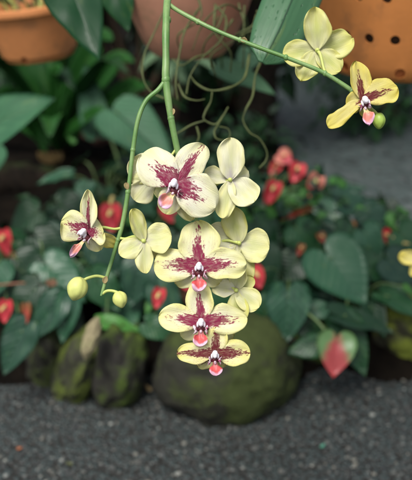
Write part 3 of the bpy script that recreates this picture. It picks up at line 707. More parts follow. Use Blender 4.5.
# right orange pot with ventilation holes
pr_c = P(409, 82, 1.02) + Vector((0, 0.075, 0.0))
prh = []
for k in range(21):
    a = -math.pi / 2 + (k - 10) * 2 * math.pi / 21
    prh.append((a - R(16.5), 0.060, 0.0062)); prh.append((a - R(6.0), 0.112, 0.0062))
for k in range(8): prh.append((-math.pi / 2 + R(-11) + k * math.pi / 4, 0.016, 0.007))
pot(pr_c, 0.140, 0.096, 0.19, M['pot_o'], 'bright orange pot with round air holes hanging at the top right', holes=prh)
pm_c = P(188, 60, 1.17) + Vector((0, 0.05, 0))
pot(pm_c, 0.112, 0.060, 0.15, M['pot_c'], 'dusty pinkish clay pot behind the thick green orchid stem', rim=0.018, belly=0.006)
pl_c = P(33, 66, 1.36) + Vector((0, 0.07, 0))
pot(pl_c, 0.090, 0.064, 0.098, M['pot_l'], 'tan orange pot of trailing plants hanging at the top left', rim=0.013, tilt=(0, -6), holes=[(-math.pi / 2 - R(12), 0.008, 0.008), (-math.pi / 2 + R(75), 0.008, 0.008)])

# ------------------------------------------------------------------ leaves with a heart outline
HEART = [(0, 1.0), (8, 0.86), (18, 0.74), (32, 0.63), (48, 0.56), (66, 0.52), (88, 0.50), (110, 0.49), (130, 0.47), (148, 0.42), (162, 0.33), (172, 0.20), (180, 0.07)]
ROUNDISH = [(0, 0.80), (8, 0.77), (18, 0.72), (32, 0.66), (48, 0.62), (66, 0.60), (88, 0.58), (110, 0.55), (130, 0.50), (148, 0.43), (162, 0.36), (172, 0.30), (180, 0.26)]
BROAD = [(0, 1.0), (8, 0.86), (18, 0.72), (32, 0.58), (48, 0.49), (66, 0.43), (90, 0.38), (120, 0.30), (150, 0.19), (180, 0.10)]
OVATE = [(0, 1.0), (8, 0.80), (18, 0.62), (32, 0.46), (48, 0.36), (66, 0.30), (88, 0.25), (110, 0.19), (130, 0.14), (148, 0.10), (162, 0.07), (172, 0.05), (180, 0.04)]
def prof_at(tab, deg):
    deg = abs(deg)
    for (a, r), (b, s) in zip(tab, tab[1:]):
        if a <= deg <= b: return r + (s - r) * (deg - a) / (b - a)
    return tab[-1][1]
def heart_leaf(bm, base, tip, width, normal, tab=HEART, droop=0.18, cup=0.15, seed=0.0, thick=0.0008, ring=6, seg=36, mat=0):
    uvl = bm.loops.layers.uv.get('UVMap') or bm.loops.layers.uv.new('UVMap')
    a = (tip - base); L = a.length; a.normalize(); b = a.cross(normal)
    if b.length < 1e-3: b = a.cross(Vector((0.3, 0.5, 0.8)))
    b.normalize(); n = b.cross(a).normalized()
    natw = 2 * max(prof_at(tab, d) * math.sin(R(d)) for d in range(0, 180, 4))
    ws = width / (natw * L)
    degs = [-180 + 360 * k / seg for k in range(seg)]
    lay = []
    for side in (1, -1):
        rows = []
        def pt(x, y, f):
            z = -droop * L * max(0, y) ** 2 + cup * L * abs(x) - 0.25 * cup * L
            z += 0.035 * L * noise.noise(Vector((x * 3, y * 3, seed))) + 0.02 * L * math.sin(9 * y + seed) * abs(x) * 2
            return base + a * y * L + b * x * L * ws + n * z + n * thick * 0.5 * side
        cvert = bm.verts.new(pt(0, 0, 0)); uvc = (0.18, 0.5)
        for i in range(1, ring + 1):
            f = i / ring; row = []
            for d in degs:
                rr = prof_at(tab, d) * f * (1 + 0.025 * noise.noise(Vector((d * 0.05, seed, 0))))
                x, y = rr * math.sin(R(d)), rr * math.cos(R(d))
                row.append((bm.verts.new(pt(x, y, f)), (0.18 + y * 0.82, 0.5 + x / natw)))
            rows.append(row)
        lay.append(rows)
        for k in range(seg):
            k2 = (k + 1) % seg
            vs = [(cvert, uvc), rows[0][k], rows[0][k2]]
            if side > 0: vs = vs[::-1]
            f = bm.faces.new([v for v, _ in vs]); f.material_index = mat
            for l, (_, u) in zip(f.loops, vs): l[uvl].uv = u
            for i in range(ring - 1):
                vs = [rows[i][k], rows[i + 1][k], rows[i + 1][k2], rows[i][k2]]
                if side > 0: vs = vs[::-1]
                f = bm.faces.new([v for v, _ in vs]); f.material_index = mat
                for l, (_, u) in zip(f.loops, vs): l[uvl].uv = u
    A, B = lay[0][-1], lay[1][-1]
    for k in range(seg):
        k2 = (k + 1) % seg; vs = [A[k], B[k], B[k2], A[k2]]
        f = bm.faces.new([v for v, _ in vs]); f.material_index = mat
        for l, (_, u) in zip(f.loops, vs): l[uvl].uv = u
    return bm

# ------------------------------------------------------------------ the bed of anthuriums
def bed_h(x, y):
    e = smooth(0.0, 0.26, y - 1.14 + 0.13 * noise.noise(Vector((x * 6, 1, 4)))) * smooth(0.0, 0.2, 0.47 - 0.17 * smooth(1.8, 2.3, y) + 0.04 * noise.noise(Vector((y * 3, 0, 0))) - x)
    back = smooth(1.6, 2.0, y) * smooth(0.30, -0.1, x)
    h = 0.035 + 0.12 * back + 0.02 * noise.noise(Vector((x * 4, y * 4, 2)))
    return e * h - 0.02 * (1 - smooth(0, 0.1, e))
FRESH = {}
class Anthurium:
    def __init__(s, x, y, label):
        s.b = Vector((x, y, bed_h(x, y) - 0.005)); s.t = thing('anthurium', s.b, label, 'plant', 'anthurium plants in the bed')
        bm = bmesh.new(); blob(bm, s.b + Vector((0, 0, 0.01)), Vector((1, 0, 0)), Vector((0, 1, 0)), Vector((0, 0, 1)), 0.014, 0.014, 0.022, 2, 0, lambda q: 1 + 0.2 * noise.noise(q * 4))
        obj('crown', bm, M['petiole'], s.t, origin=s.b)
    def stalk(s, end, par, mat='petiole', r=0.0018, bow=0.35):
        o = s.b + Vector((random.uniform(-.008, .008), random.uniform(-.008, .008), 0.012))
        h = max(0.02, end.z - o.z)
        m = o.lerp(end, 0.45); m.z = o.z + h * (0.5 + bow)
        bm = tube(bmesh.new(), [o, m, end], [r * 1.15, r, r * 0.8], 7, 8)
        obj('stalk', bm, M[mat], par, origin=s.b)
    def leaf(s, base, tip, width, normal=None, mat='anth', tab=HEART, droop=0.15, cup=0.12, stalkmat='petiole'):
        base, tip = Vector(base), Vector(tip)
        n = normal or Vector((0, -0.45, 0.9))
        lf = obj('leaf', heart_leaf(bmesh.new(), base, tip, width, n, tab, droop, cup, random.uniform(0, 50)), M[mat], s.t, origin=base)
        s.stalk(base, lf, stalkmat); return lf
    def spathe(s, c, tip, width, normal, mat='sp_red', spad=True, cup=0.55, label=None):
        c, tip = Vector(c), Vector(tip); n = normal.normalized()
        sp = obj('spathe', heart_leaf(bmesh.new(), c, tip, width, n, HEART if not spad else ROUNDISH, 0.10, cup, random.uniform(0, 50), 0.0012, 5, 28), M[mat], s.t, origin=c, label=label)
        if spad:
            L = (tip - c).length; d = ((tip - c).normalized() * 0.35 + n * 0.8).normalized()
            e = c + n * 0.003
            bm = tube(bmesh.new(), [e, e + d * L * 0.45, e + d * L * 0.8], [L * 0.09, L * 0.085, L * 0.045], 10, 5, 0, 0.3)
            obj('spadix', bm, M['spadix'], sp, origin=c)
        s.stalk(c, sp, 'petiole', 0.0015, 0.25)
        return sp
def ld(py):       # how far away the leaf layer is at a given height in the picture
    t = [(170, 1.92), (200, 1.75), (240, 1.58), (275, 1.47), (310, 1.40), (345, 1.345), (380, 1.32)]
    if py <= t[0][0]: return t[0][1]
    for (a, r), (b, q) in zip(t, t[1:]):
        if py <= b: return r + (q - r) * (py - a) / (b - a)
    return t[-1][1]
plants = []
def plant(x, y, label):
    p = Anthurium(x, y, label); plants.append(p); return p
A1 = plant(0.17, 1.38, 'dark anthurium behind the right half of the big round stone')
A2 = plant(0.275, 1.33, 'anthurium with a drooping green and red spathe by the right edge stone')
A3 = plant(0.30, 1.72, 'bluish leaved anthurium nearest the grey path')
A4 = plant(0.145, 1.72, 'anthurium with a bunch of red and pink spathes by the path')
A5 = plant(0.40, 1.60, 'anthurium with orange red spathes at the far right of the bed')
B1 = plant(-0.32, 1.36, 'anthurium above the small mossy stones at the left')
B2 = plant(-0.19, 1.40, 'broad leaved anthurium under the left orchid buds')
B3 = plant(-0.05, 1.42, 'anthurium standing right behind the big round stone')
B4 = plant(-0.42, 1.45, 'anthurium with two red spathes at the left edge')
B5 = plant(-0.24, 1.72, 'anthurium under the spotted flower of the left branch')
B6 = plant(-0.07, 1.74, 'anthurium with a red spathe between the two orchid branches')
B7 = plant(0.03, 1.60, 'shaded anthurium in the middle of the bed behind the flowers')
def L(p, bx, by, tx, ty, w, mat='anth', dz=0.0, dt=0.0, normal=None, tab=HEART, **kw):
    d = ld((by + ty) / 2) + dz
    return p.leaf(P(bx, by, d), P(tx, ty, d + dt), w * d / FPX, normal, mat, tab, **kw)
TOC = (-CF + Vector((0, 0, 0.5))).normalized()
# right-hand leaves
L(A1, 331, 258, 369, 303, 64, 'anth2', dt=-0.03, normal=TOC)
L(A1, 288, 297, 287, 345, 46, 'anth2', dz=-0.02, dt=0.0, normal=TOC)
L(A2, 345, 316, 400, 328, 28, 'anth', dt=0.02, dz=-0.04, normal=Vector((0, -0.4, 0.9)))
L(A1, 316, 309, 342, 313, 20, 'anth2', normal=TOC)
L(A2, 345, 327, 369, 378, 38, 'anth', normal=TOC, dz=0.01)
L(A2, 316, 345, 285, 352, 26, 'anth', normal=TOC)
L(A3, 334, 192, 368, 183, 26, 'anth2', normal=Vector((0, -0.3, 0.95)))
L(A3, 345, 202, 388, 213, 36, 'anth2', normal=Vector((0, -0.4, 0.9)))
L(A3, 330, 215, 300, 232, 40, 'anth2', normal=TOC)
L(A5, 368, 212, 392, 232, 34, 'anth2', normal=TOC)
L(A5, 366, 234, 384, 258, 34, 'anth2', normal=TOC)
L(A5, 392, 262, 420, 282, 40, 'anth2', normal=TOC)
L(A5, 360, 262, 398, 278, 34, 'anth', normal=TOC)
L(A1, 262, 255, 272, 296, 38, 'anth', normal=TOC, dz=0.02)
L(A3, 336, 232, 352, 262, 40, 'anth', normal=TOC)
L(A4, 300, 232, 322, 260, 38, 'anth', normal=TOC)
L(A4, 285, 200, 268, 232, 34, 'anth3', normal=TOC, dz=0.05)
L(A4, 314, 200, 334, 218, 28, 'anth', normal=TOC)
L(A1, 296, 262, 276, 282, 38, 'anth', normal=TOC, dz=0.04)
L(A5, 404, 236, 430, 262, 40, 'anth', normal=TOC)
L(A1, 305, 325, 330, 340, 26, 'anth', normal=TOC, dz=0.03)
L(A4, 350, 196, 335, 172, 22, 'mid', normal=Vector((0, -0.3, 0.9)), dz=0.05)
# left-hand leaves
L(B2, 50, 268, 84, 300, 44, 'anth2', normal=TOC, dt=-0.02)
L(B1, 34, 290, 6, 318, 38, 'anth', normal=TOC)
L(B1, 56, 304, 26, 342, 34, 'anth2', normal=TOC)
L(B2, 68, 303, 60, 345, 28, 'anth2', normal=TOC)
L(B4, 22, 332, 0, 376, 38, 'anth2', normal=TOC, dz=-0.02)
L(B4, 20, 262, 44, 286, 46, 'anth', normal=TOC)
L(B4, -4, 268, -14, 300, 40, 'anth2', normal=TOC)
L(B1, 40, 240, 68, 262, 38, 'anth', normal=TOC)
L(B2, 106, 322, 143, 328, 20, 'anth3', normal=Vector((0, -0.35, 0.9)), dz=-0.01)
L(B2, 96, 280, 120, 312, 36, 'anth', normal=TOC, dz=0.03)
L(B3, 160, 290, 182, 322, 34, 'anth2', normal=TOC)
L(B3, 140, 268, 128, 308, 40, 'anth2', normal=TOC, dz=0.03)
L(B3, 150, 325, 175, 338, 26, 'anth', normal=TOC)
L(B5, 62, 206, 92, 222, 40, 'anth', normal=TOC)
L(B5, 34, 214, 8, 230, 40, 'anth', normal=TOC)
L(B5, 55, 236, 30, 250, 36, 'anth2', normal=TOC)
L(B6, 128, 206, 160, 228, 44, 'anth2', normal=TOC, dz=0.05)
L(B6, 150, 236, 132, 262, 40, 'anth', normal=TOC)
L(B5, 100, 246, 118, 276, 38, 'anth2', normal=TOC)
L(B7, 190, 215, 214, 238, 38, 'anth', normal=TOC)
L(B7, 252, 190, 244, 222, 40, 'anth2', normal=TOC, dz=0.08)
L(B7, 258, 226, 282, 250, 40, 'anth', normal=TOC)
L(B3, 218, 285, 240, 318, 40, 'anth', normal=TOC, dz=0.04)
L(B3, 258, 300, 252, 330, 32, 'anth', normal=TOC, dz=0.06)
L(B7, 176, 240, 168, 272, 36, 'anth', normal=TOC)
# fill: leaves of every plant, all round it
for p in plants:
    for k in range(11):
        a = random.uniform(0, 2 * math.pi); r = random.uniform(0.02, 0.10); h = random.uniform(0.04, 0.15) + (0.05 if p.b.y > 1.55 else 0)
        c = p.b + Vector((math.cos(a) * r, math.sin(a) * r, h))
        if c.y < 1.24: c.y = 1.26
        ll = random.uniform(0.05, 0.085); d = Vector((math.cos(a), math.sin(a), random.uniform(-0.9, -0.1))).normalized()
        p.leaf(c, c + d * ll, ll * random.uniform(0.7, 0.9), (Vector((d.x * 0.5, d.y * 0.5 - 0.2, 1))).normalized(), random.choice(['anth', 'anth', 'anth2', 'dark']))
    for k in range(9):
        a = random.uniform(0, 2 * math.pi); r = random.uniform(0.03, 0.13); h = random.uniform(0.03, 0.17)
        c = p.b + Vector((math.cos(a) * r, math.sin(a) * r, h)); c.y = max(c.y, 1.24)
        ll = random.uniform(0.022, 0.045); d = Vector((math.cos(a), math.sin(a), random.uniform(-0.9, 0.3))).normalized()
        p.leaf(c, c + d * ll, ll * random.uniform(0.5, 0.75), Vector((d.x * 0.5, -0.5, 1)).normalized(), random.choice(['anth3', 'yellowing', 'bronze', 'mid', 'anth3', 'pale']), OVATE)
# spathes
def SP(p, cx, cy, w, h, mat, dz=0.0, ang=0, spad=True, cup=0.55, label=None, d=None, nrm=None):
    d = d or ld(cy) + dz; k = d / FPX
    dv = Vector((math.sin(R(ang)), math.cos(R(ang))))
    b = P(cx - dv.x * h * 0.28, cy - dv.y * h * 0.28, d); t = P(cx + dv.x * h * 0.72, cy + dv.y * h * 0.72, d - 0.008)
    p.spathe(b, t, w * k * 0.92, nrm or (-CF + CU * 0.2), mat, spad, cup, label)
SP(B4, 5, 243, 19, 23, 'sp_red', 0.0, 10)
SP(B4, 5, 312, 17, 21, 'sp_red', 0.0, -8)
SP(B5, 111, 219, 24, 26, 'sp_red', -0.05, 0)
SP(B6, 171, 213, 25, 18, 'sp_red', -0.02, 12)
SP(B3, 158, 299, 15, 19, 'sp_red', -0.12, -15)
SP(B3, 185, 280, 20, 20, 'sp_red', -0.12, 10)
SP(B7, 235, 205, 17, 17, 'sp_red', 0.0, 0)
SP(A1, 257, 278, 19, 21, 'sp_red', -0.10, 20, label='shaded red spathe just right of the greenish orchid flower')
SP(A4, 271, 194, 18, 24, 'sp_red', -0.12, -25)
SP(A4, 296, 173, 19, 18, 'sp_red', -0.08, -20)
SP(A4, 285, 158, 20, 14, 'sp_pink', -0.05, 60)
SP(A4, 274, 169, 13, 12, 'sp_red', -0.05, -40)
SP(A4, 314, 186, 19, 22, 'sp_pink', -0.1, -20, label='pink spathe with a big yellow spadix')
SP(A4, 298, 213, 8, 26, 'sp_dull', -0.1, -70, spad=False)
SP(A4, 304, 236, 14, 18, 'sp_dull', 0.0, 20)
SP(A3, 322, 238, 10, 10, 'sp_dull', -0.05, 30)
SP(A1, 300, 250, 9, 11, 'sp_dull', -0.05, -20)
SP(A3, 352, 226, 9, 9, 'sp_dull', -0.05, 10)
SP(A5, 389, 240, 13, 20, 'sp_red', 0.0, 30)
SP(A5, 405, 246, 16, 18, 'sp_dull', 0.0, 60)
SP(A2, 336, 352, 44, 36, 'sp_green', -0.01, -4, spad=False, cup=0.25, label='drooping spathe, red in the centre and green around the rim')
SP(B1, 26, 312, 12, 16, 'sp_dull', 0.0, 0, spad=False)
# yellow spadix on the pink spathe
def bent_stalk(p, pts, mat, r, name='runner'):
    obj(name, tube(bmesh.new(), [P(*q) for q in pts], r, 7, 8), M[mat], p.t, origin=p.b)
bent_stalk(B4, [(-12, 286, 1.43), (10, 284, 1.42), (30, 283, 1.42), (48, 286, 1.44)], 'petiole_r', 0.002)
bent_stalk(A2, [(306, 312, 1.37), (318, 322, 1.355), (330, 338, 1.34), (333, 344, 1.335)], 'petiole', 0.0026)
bent_stalk(B5, [(110, 208, 1.66), (111, 202, 1.66), (113, 196, 1.66)], 'spadix', 0.004, 'spadix_tip')

# ------------------------------------------------------------------ stones along the bed
def stone(x, y, rx, ry, h, mat, label, seed, rough=0.16, lean=(0, 0), rot=0, extra=None, freq=1.3):
    bm = bmesh.new()
    c = Vector((x, y, h * 0.36))
    Rm = Matrix.Rotation(R(rot), 3, 'Z') @ Matrix.Rotation(R(lean[0]), 3, 'X') @ Matrix.Rotation(R(lean[1]), 3, 'Y')
    ax, ay, az = Rm @ Vector((1, 0, 0)), Rm @ Vector((0, 1, 0)), Rm @ Vector((0, 0, 1))
    def fn(q):
        n1 = noise.noise(q * freq + Vector((seed, seed * 2, 0))); n2 = noise.noise(q * freq * 2.7 + Vector((seed, 3, 0))); n3 = noise.noise(q * 11 + Vector((seed, 5, 0)))
        boxy = 1.0 / max(abs(q.x) ** 3 + abs(q.y) ** 3 + abs(q.z) ** 3, 0.2) ** (1 / 3)
        return (0.6 + 0.4 * boxy) * (1 + rough * n1 * 1.4 + rough * 0.6 * n2 + 0.035 * n3 + 0.012 * noise.noise(q * 26))
    blob(bm, c, ax, ay, az, rx, ry, h * 0.64, 5, 0, fn)
    o = obj('stone', bm, M[mat], origin=(x, y, 0)); tag(o, label, 'stone', 'stones edging the bed'); return o
stone(0.036, 1.165, 0.130, 0.105, 0.150, 'stone', 'largest rounded mossy stone under the hanging flowers', 3.3, 0.10)
stone(-0.158, 1.165, 0.050, 0.062, 0.142, 'stone2', 'dark upright stone with moss at its foot, left of the largest stone', 9.1, 0.16, lean=(0, 12))
st3 = stone(-0.232, 1.175, 0.038, 0.055, 0.130, 'stone3', 'narrow leaning mossy stone with a pale lit face', 5.2, 0.18, lean=(0, 22))
bm = bmesh.new()
cc = P(91, 338, 1.285)
blob(bm, cc, (CR * 0.93 - CU * 0.30).normalized(), (CU * 0.93 + CR * 0.30).normalized(), -CF, 0.013, 0.034, 0.013, 4, 0, lambda q: 1 + 0.25 * noise.noise(q * 3 + Vector((4, 0, 0))))
obj('lit_face', bm, M['paleface'], st3, origin=cc)  # pale lump: the lit patch of the stone is put into its colour
stone(-0.292, 1.22, 0.042, 0.045, 0.105, 'stone', 'small brownish stone under the leaves, leftmost of the edging stones', 7.7, 0.2)
stone(0.415, 1.31, 0.085, 0.060, 0.125, 'stone5', 'low yellow green mossy stone at the right edge', 2.4, 0.16)
stone(0.215, 1.30, 0.060, 0.050, 0.060, 'stone2', 'low dark stone added for the shadow beneath the green and red spathe', 6.4, 0.16)  # dark stone put in to stand for the shadow under the leaves

# ------------------------------------------------------------------ ground, path, bed soil
def sheet(name, x0, x1, y0, y1, nx, ny, fz, mat, kind='structure'):
    bm = bmesh.new(); g = [[bm.verts.new((x0 + (x1 - x0) * i / nx, y0 + (y1 - y0) * j / ny, fz(x0 + (x1 - x0) * i / nx, y0 + (y1 - y0) * j / ny))) for j in range(ny + 1)] for i in range(nx + 1)]
    for i in range(nx):
        for j in range(ny): bm.faces.new((g[i][j], g[i + 1][j], g[i + 1][j + 1], g[i][j + 1]))
    o = obj(name, bm, mat); tag(o, kind=kind); return o
sheet('ground', -60, 60, -60, 60, 2, 2, lambda x, y: 0.0, M['ground'])
sheet('path', 0.30, 1.7, 1.62, 30, 4, 60, lambda x, y: 0.004, M['path'])
sheet('garden_bed', -3.2, 0.62, 1.0, 6.0, 190, 220, lambda x, y: max(bed_h(x, y), -0.02) if (x < 0.55) else -0.02, M['soil'])
# loose grit on the ground in front and along the path
bm = bmesh.new()
rng = random.Random(3)
def grit(bm, x, y, r):
    q = bmesh.ops.create_icosphere(bm, subdivisions=1, radius=1); s = (rng.uniform(0.7, 1.3), rng.uniform(0.7, 1.3), rng.uniform(0.4, 0.8)); a = rng.uniform(0, 6.28)
    ca, sa = math.cos(a), math.sin(a)
    for v in q['verts']:
        v.co *= rng.uniform(0.8, 1.15); vx, vy, vz = v.co.x * s[0] * r, v.co.y * s[1] * r, v.co.z * s[2] * r
        v.co = Vector((x + vx * ca - vy * sa, y + vx * sa + vy * ca, r * 0.2 + vz))
for i in range(6500):
    x = rng.uniform(-0.45, 0.5); y = rng.uniform(0.80, 1.30) if i % 5 else rng.uniform(1.2, 1.9)
    if i % 5 == 0: x = rng.uniform(0.38, 0.75)
    grit(bm, x, y, rng.choice([0.0010, 0.0013, 0.0016, 0.0020, 0.0026, 0.0042]) * rng.uniform(0.7, 1.2))
o = obj('gravel', bm, M['pebble'], smoothit=False); tag(o, 'loose grey grit scattered over the dark ground', 'gravel', kind='stuff')

# a few fallen bits
def fallen(px, py, colr, L_, label):
    ang = PITCH + math.atan((py - 240) / FPX); yy = CAM_H / math.tan(ang); dd = yy * math.cos(PITCH) + CAM_H * math.sin(PITCH)
    x = (px - 206) / FPX * dd; b = Vector((x, yy, 0.004)); a = random.uniform(0, 6.28)
    m = simple('fallen_' + str(px), colr, 0.6, 0.3, 200)
    bm = heart_leaf(bmesh.new(), b, b + Vector((math.cos(a), math.sin(a), 0.15)) * L_, L_ * 0.6, Vector((0, 0, 1)), OVATE, -0.3, 0.3, px, 0.0006, 4, 20)
    tag(obj('fallen_leaf', bm, m, origin=b), label, 'fallen leaf', 'fallen leaves on the gravel')
fallen(20, 449, (0.35, 0.13, 0.06), 0.014, 'small orange leaf scrap lying on the gravel at the lower left')
fallen(78, 399, (0.42, 0.05, 0.04), 0.014, 'tiny red petal lying at the foot of the narrow mossy stone')
fallen(321, 449, (0.05, 0.18, 0.12), 0.010, 'little green leaf scrap lying on the gravel at the lower right')
fallen(150, 392, (0.30, 0.22, 0.10), 0.016, 'tan leaf scrap on the gravel left of the largest stone')
fallen(72, 466, (0.08, 0.09, 0.04), 0.012, 'olive leaf scrap on the gravel at the bottom left')

# ------------------------------------------------------------------ plants farther back
def nest_fern(x, y, label, n=11, s=1.0, spread=1.0, seed=0, group=None):
    rg = random.Random(seed); b = Vector((x, y, bed_h(x, y) - 0.01)); t = thing('nest_fern', b, label, 'fern', group)
    for k in range(n):
        a = 2 * math.pi * k / n + rg.uniform(-0.2, 0.2); el = rg.uniform(0.55, 1.2); Ln = s * rg.uniform(0.34, 0.46)
        d = Vector((math.cos(a) * math.cos(el) * spread, math.sin(a) * math.cos(el) * spread * 0.8, math.sin(el)))
        out = Vector((math.cos(a), math.sin(a), 0))
        pts = [b + d * 0.01, b + d * Ln * 0.35, b + d * Ln * 0.7 + out * 0.02, b + d * Ln * 0.95 + out * 0.06 - Vector((0, 0, 0.01)), b + d * Ln + out * 0.12 - Vector((0, 0, 0.05))]
        face = (Vector((0, 0, 1)) * math.cos(el) - out * math.sin(el) * 1.0 + Vector((0.001, 0, 0.2))).normalized()
        strap_leaf('frond', pts, [0.014 * s, 0.05 * s, 0.085 * s, 0.07 * s, 0.008], 'fern', t, face, b, fold=0.35, n=6, nv=8, wav=0.08)
    bm = bmesh.new(); blob(bm, b + Vector((0, 0, 0.01)), Vector((1, 0, 0)), Vector((0, 1, 0)), Vector((0, 0, 1)), 0.04 * s, 0.04 * s, 0.05 * s, 3, 0, lambda q: 1 + 0.3 * noise.noise(q * 5))
    obj('root_ball', bm, M['soil'], t, origin=b)
    return t, b
nf, nb = nest_fern(-0.41, 2.05, 'bird nest fern with long upright fronds behind the tan pot', 8, 0.85, 0.9, 4)
# fronds the photograph shows one by one
for k, (tx, ty, td, bow, w) in enumerate([(2, 92, 2.0, -6, .055), (10, 62, 2.05, -8, .065), (30, 40, 2.1, -6, .07), (50, 18, 2.14, -2, .075), (68, 26, 2.02, 2, .08), (86, 30, 2.12, 5, .075),
        (108, 36, 2.0, 8, .075), (128, 58, 1.98, 10, .065), (140, 84, 1.96, 10, .05), (24, 112, 1.92, -6, .045), (104, 112, 1.92, 8, .045), (58, 70, 1.96, 0, .06)]):
    bx = 46 + k % 5 * 5
    pts = [(bx, 154, 2.14), (bx + (tx - bx) * .3 - bow * .5, 154 + (ty - 154) * .38, 2.12), (bx + (tx - bx) * .62 - bow * .3, 154 + (ty - 154) * .75, (td + 2.1) / 2), (bx + (tx - bx) * .88, 154 + (ty - 154) * .98, td), (tx + bow * .6, ty + 4, td - 0.04)]
    strap_leaf('frond', [P(*q) for q in pts], [0.010, w * 0.6, w, w * 0.75, 0.006], 'fern', nf, (-CF + Vector((0.25 * math.sin(k * 2.1), 0, 0.3))).normalized(), nb, fold=0.45, n=6, nv=8, wav=0.12)
bm = bmesh.new()
for k in range(5):
    a, b_, n_ = flower_axes(-8 + 4 * k, -12, 10, 0); bm.loops.layers.uv.get('UVMap') or bm.loops.layers.uv.new('UVMap')
    petal_bm(bm, P(38 + k * 6, 152, 2.05), a, b_, n_, 0.035, 0.02, 'sepal', 0.3, 0.1, k, 1, 8, 6, 0.001)
obj('dead_scale', bm, simple('dry_scale', (0.10, 0.065, 0.02), 0.8, 0.5, 80), nf, origin=nb)

def broad(name, leaves, base, label, cat, mat, stem=True, group=None):
    t = thing(name, base, label, cat, group)
    for (bx, by, bd, tx, ty, td, w) in leaves:
        b, e = P(bx, by, bd), P(tx, ty, td)
        lf = obj('leaf', heart_leaf(bmesh.new(), b, e, w * (bd + td) / 2 / FPX, (-CF + Vector((0, 0, 0.5))).normalized(), BROAD, 0.12, 0.15, bx, 0.001, 8, 48), M[mat], t, origin=b)
        if stem:
            m = Vector(base).lerp(b, 0.5) + Vector((0, 0, 0.06))
            obj('stalk', tube(bmesh.new(), [Vector(base), m, b], [0.004, 0.003, 0.0025], 7, 8), M['petiole'], lf, origin=b)
    return t
g0 = lambda x, y: Vector((x, y, bed_h(x, y)))
broad('aroid_plant', [(117, 112, 1.80, 172, 160, 1.70, 56), (96, 128, 2.0, 84, 60, 2.0, 30)], g0(-0.20, 1.85), 'plant with a large veined green leaf left of the thick stem', 'plant', 'veined')
broad('broadleaf_plant', [(-24, 132, 1.45, 46, 93, 1.38, 60), (-20, 150, 1.6, -50, 210, 1.5, 60)], g0(-0.55, 1.55), 'plant with light green pointed leaves reaching in from the left edge', 'plant', 'pale')
broad('trailing_plant', [(222, 68, 1.32, 274, 88, 1.26, 26), (252, 52, 1.35, 240, 72, 1.30, 26)], pm_c + Vector((0.03, 0.03, 0.14)), 'plant with pale triangular leaves behind the aerial roots', 'plant', 'palest', stem=True)
# big dark leaf hanging down at the top left
DKB = pl_c + Vector((0.03, 0, 0.085))
dk = thing('hanging_plant', DKB, 'plant with a big dark glossy leaf drooping beside the tan pot', 'plant')
obj('leaf', heart_leaf(bmesh.new(), P(70, -14, 1.03), P(96, 53, 0.99), 62 * 1.0 / FPX, -CF, HEART, 0.1, 0.25, 4, 0.001, 10, 60), M['hang'], dk, origin=DKB)
obj('leaf', heart_leaf(bmesh.new(), P(112, -20, 1.12), P(128, 30, 1.12), 42 * 1.1 / FPX, -CF, HEART, 0.1, 0.2, 9, 0.001, 10, 60), M['hang'], dk, origin=DKB)
obj('stalk', tube(bmesh.new(), [DKB, P(60, -45, 1.25), P(66, -45, 1.1), P(70, -14, 1.03)], 0.003, 8), M['petiole'], dk, origin=DKB)
obj('stalk', tube(bmesh.new(), [DKB, P(80, -70, 1.25), P(100, -60, 1.15), P(112, -20, 1.12)], 0.003, 8), M['petiole'], dk, origin=DKB)
# small plants in the tan pot
tp = pl_c + Vector((0, 0, 0.083)); seedl = thing('potted_seedling', tp, 'thin pale stems and small leaves growing in the tan pot', 'plant')
rg = random.Random(11); bm = bmesh.new()
for k in range(26):
    a = rg.uniform(0, 6.28); r = rg.uniform(0, 0.07); b = tp + Vector((math.cos(a) * r, math.sin(a) * r, -0.01)); d = Vector((math.cos(a) * 0.5, math.sin(a) * 0.5, 1)).normalized()
    tube(bm, [b, b + d * 0.03, b + d * rg.uniform(0.05, 0.11) + Vector((math.cos(a), math.sin(a), 0)) * 0.02], [0.0015, 0.0014, 0.0008], 6, 4)
tube(bm, [P(40, 14, 1.34), P(40.5, 4, 1.34), P(40, -12, 1.34), P(44, -40, 1.34)], 0.003, 8)
obj('stem', bm, M['pedicel'], seedl, origin=tp)
bm = bmesh.new()
for k in range(60):
    a = rg.uniform(0, 6.28); r = rg.uniform(0, 0.085); b = tp + Vector((math.cos(a) * r, math.sin(a) * r, rg.uniform(0.0, 0.09))); ll = rg.uniform(0.015, 0.04)
    dv = Vector((math.cos(a), math.sin(a), rg.uniform(-0.3, 0.8))).normalized()
    heart_leaf(bm, b, b + dv * ll, ll * 0.4, Vector((0, 0, 1)), OVATE, 0.2, 0.2, k, 0.0005, 3, 16)
obj('foliage', bm, M['mid'], seedl, origin=tp)

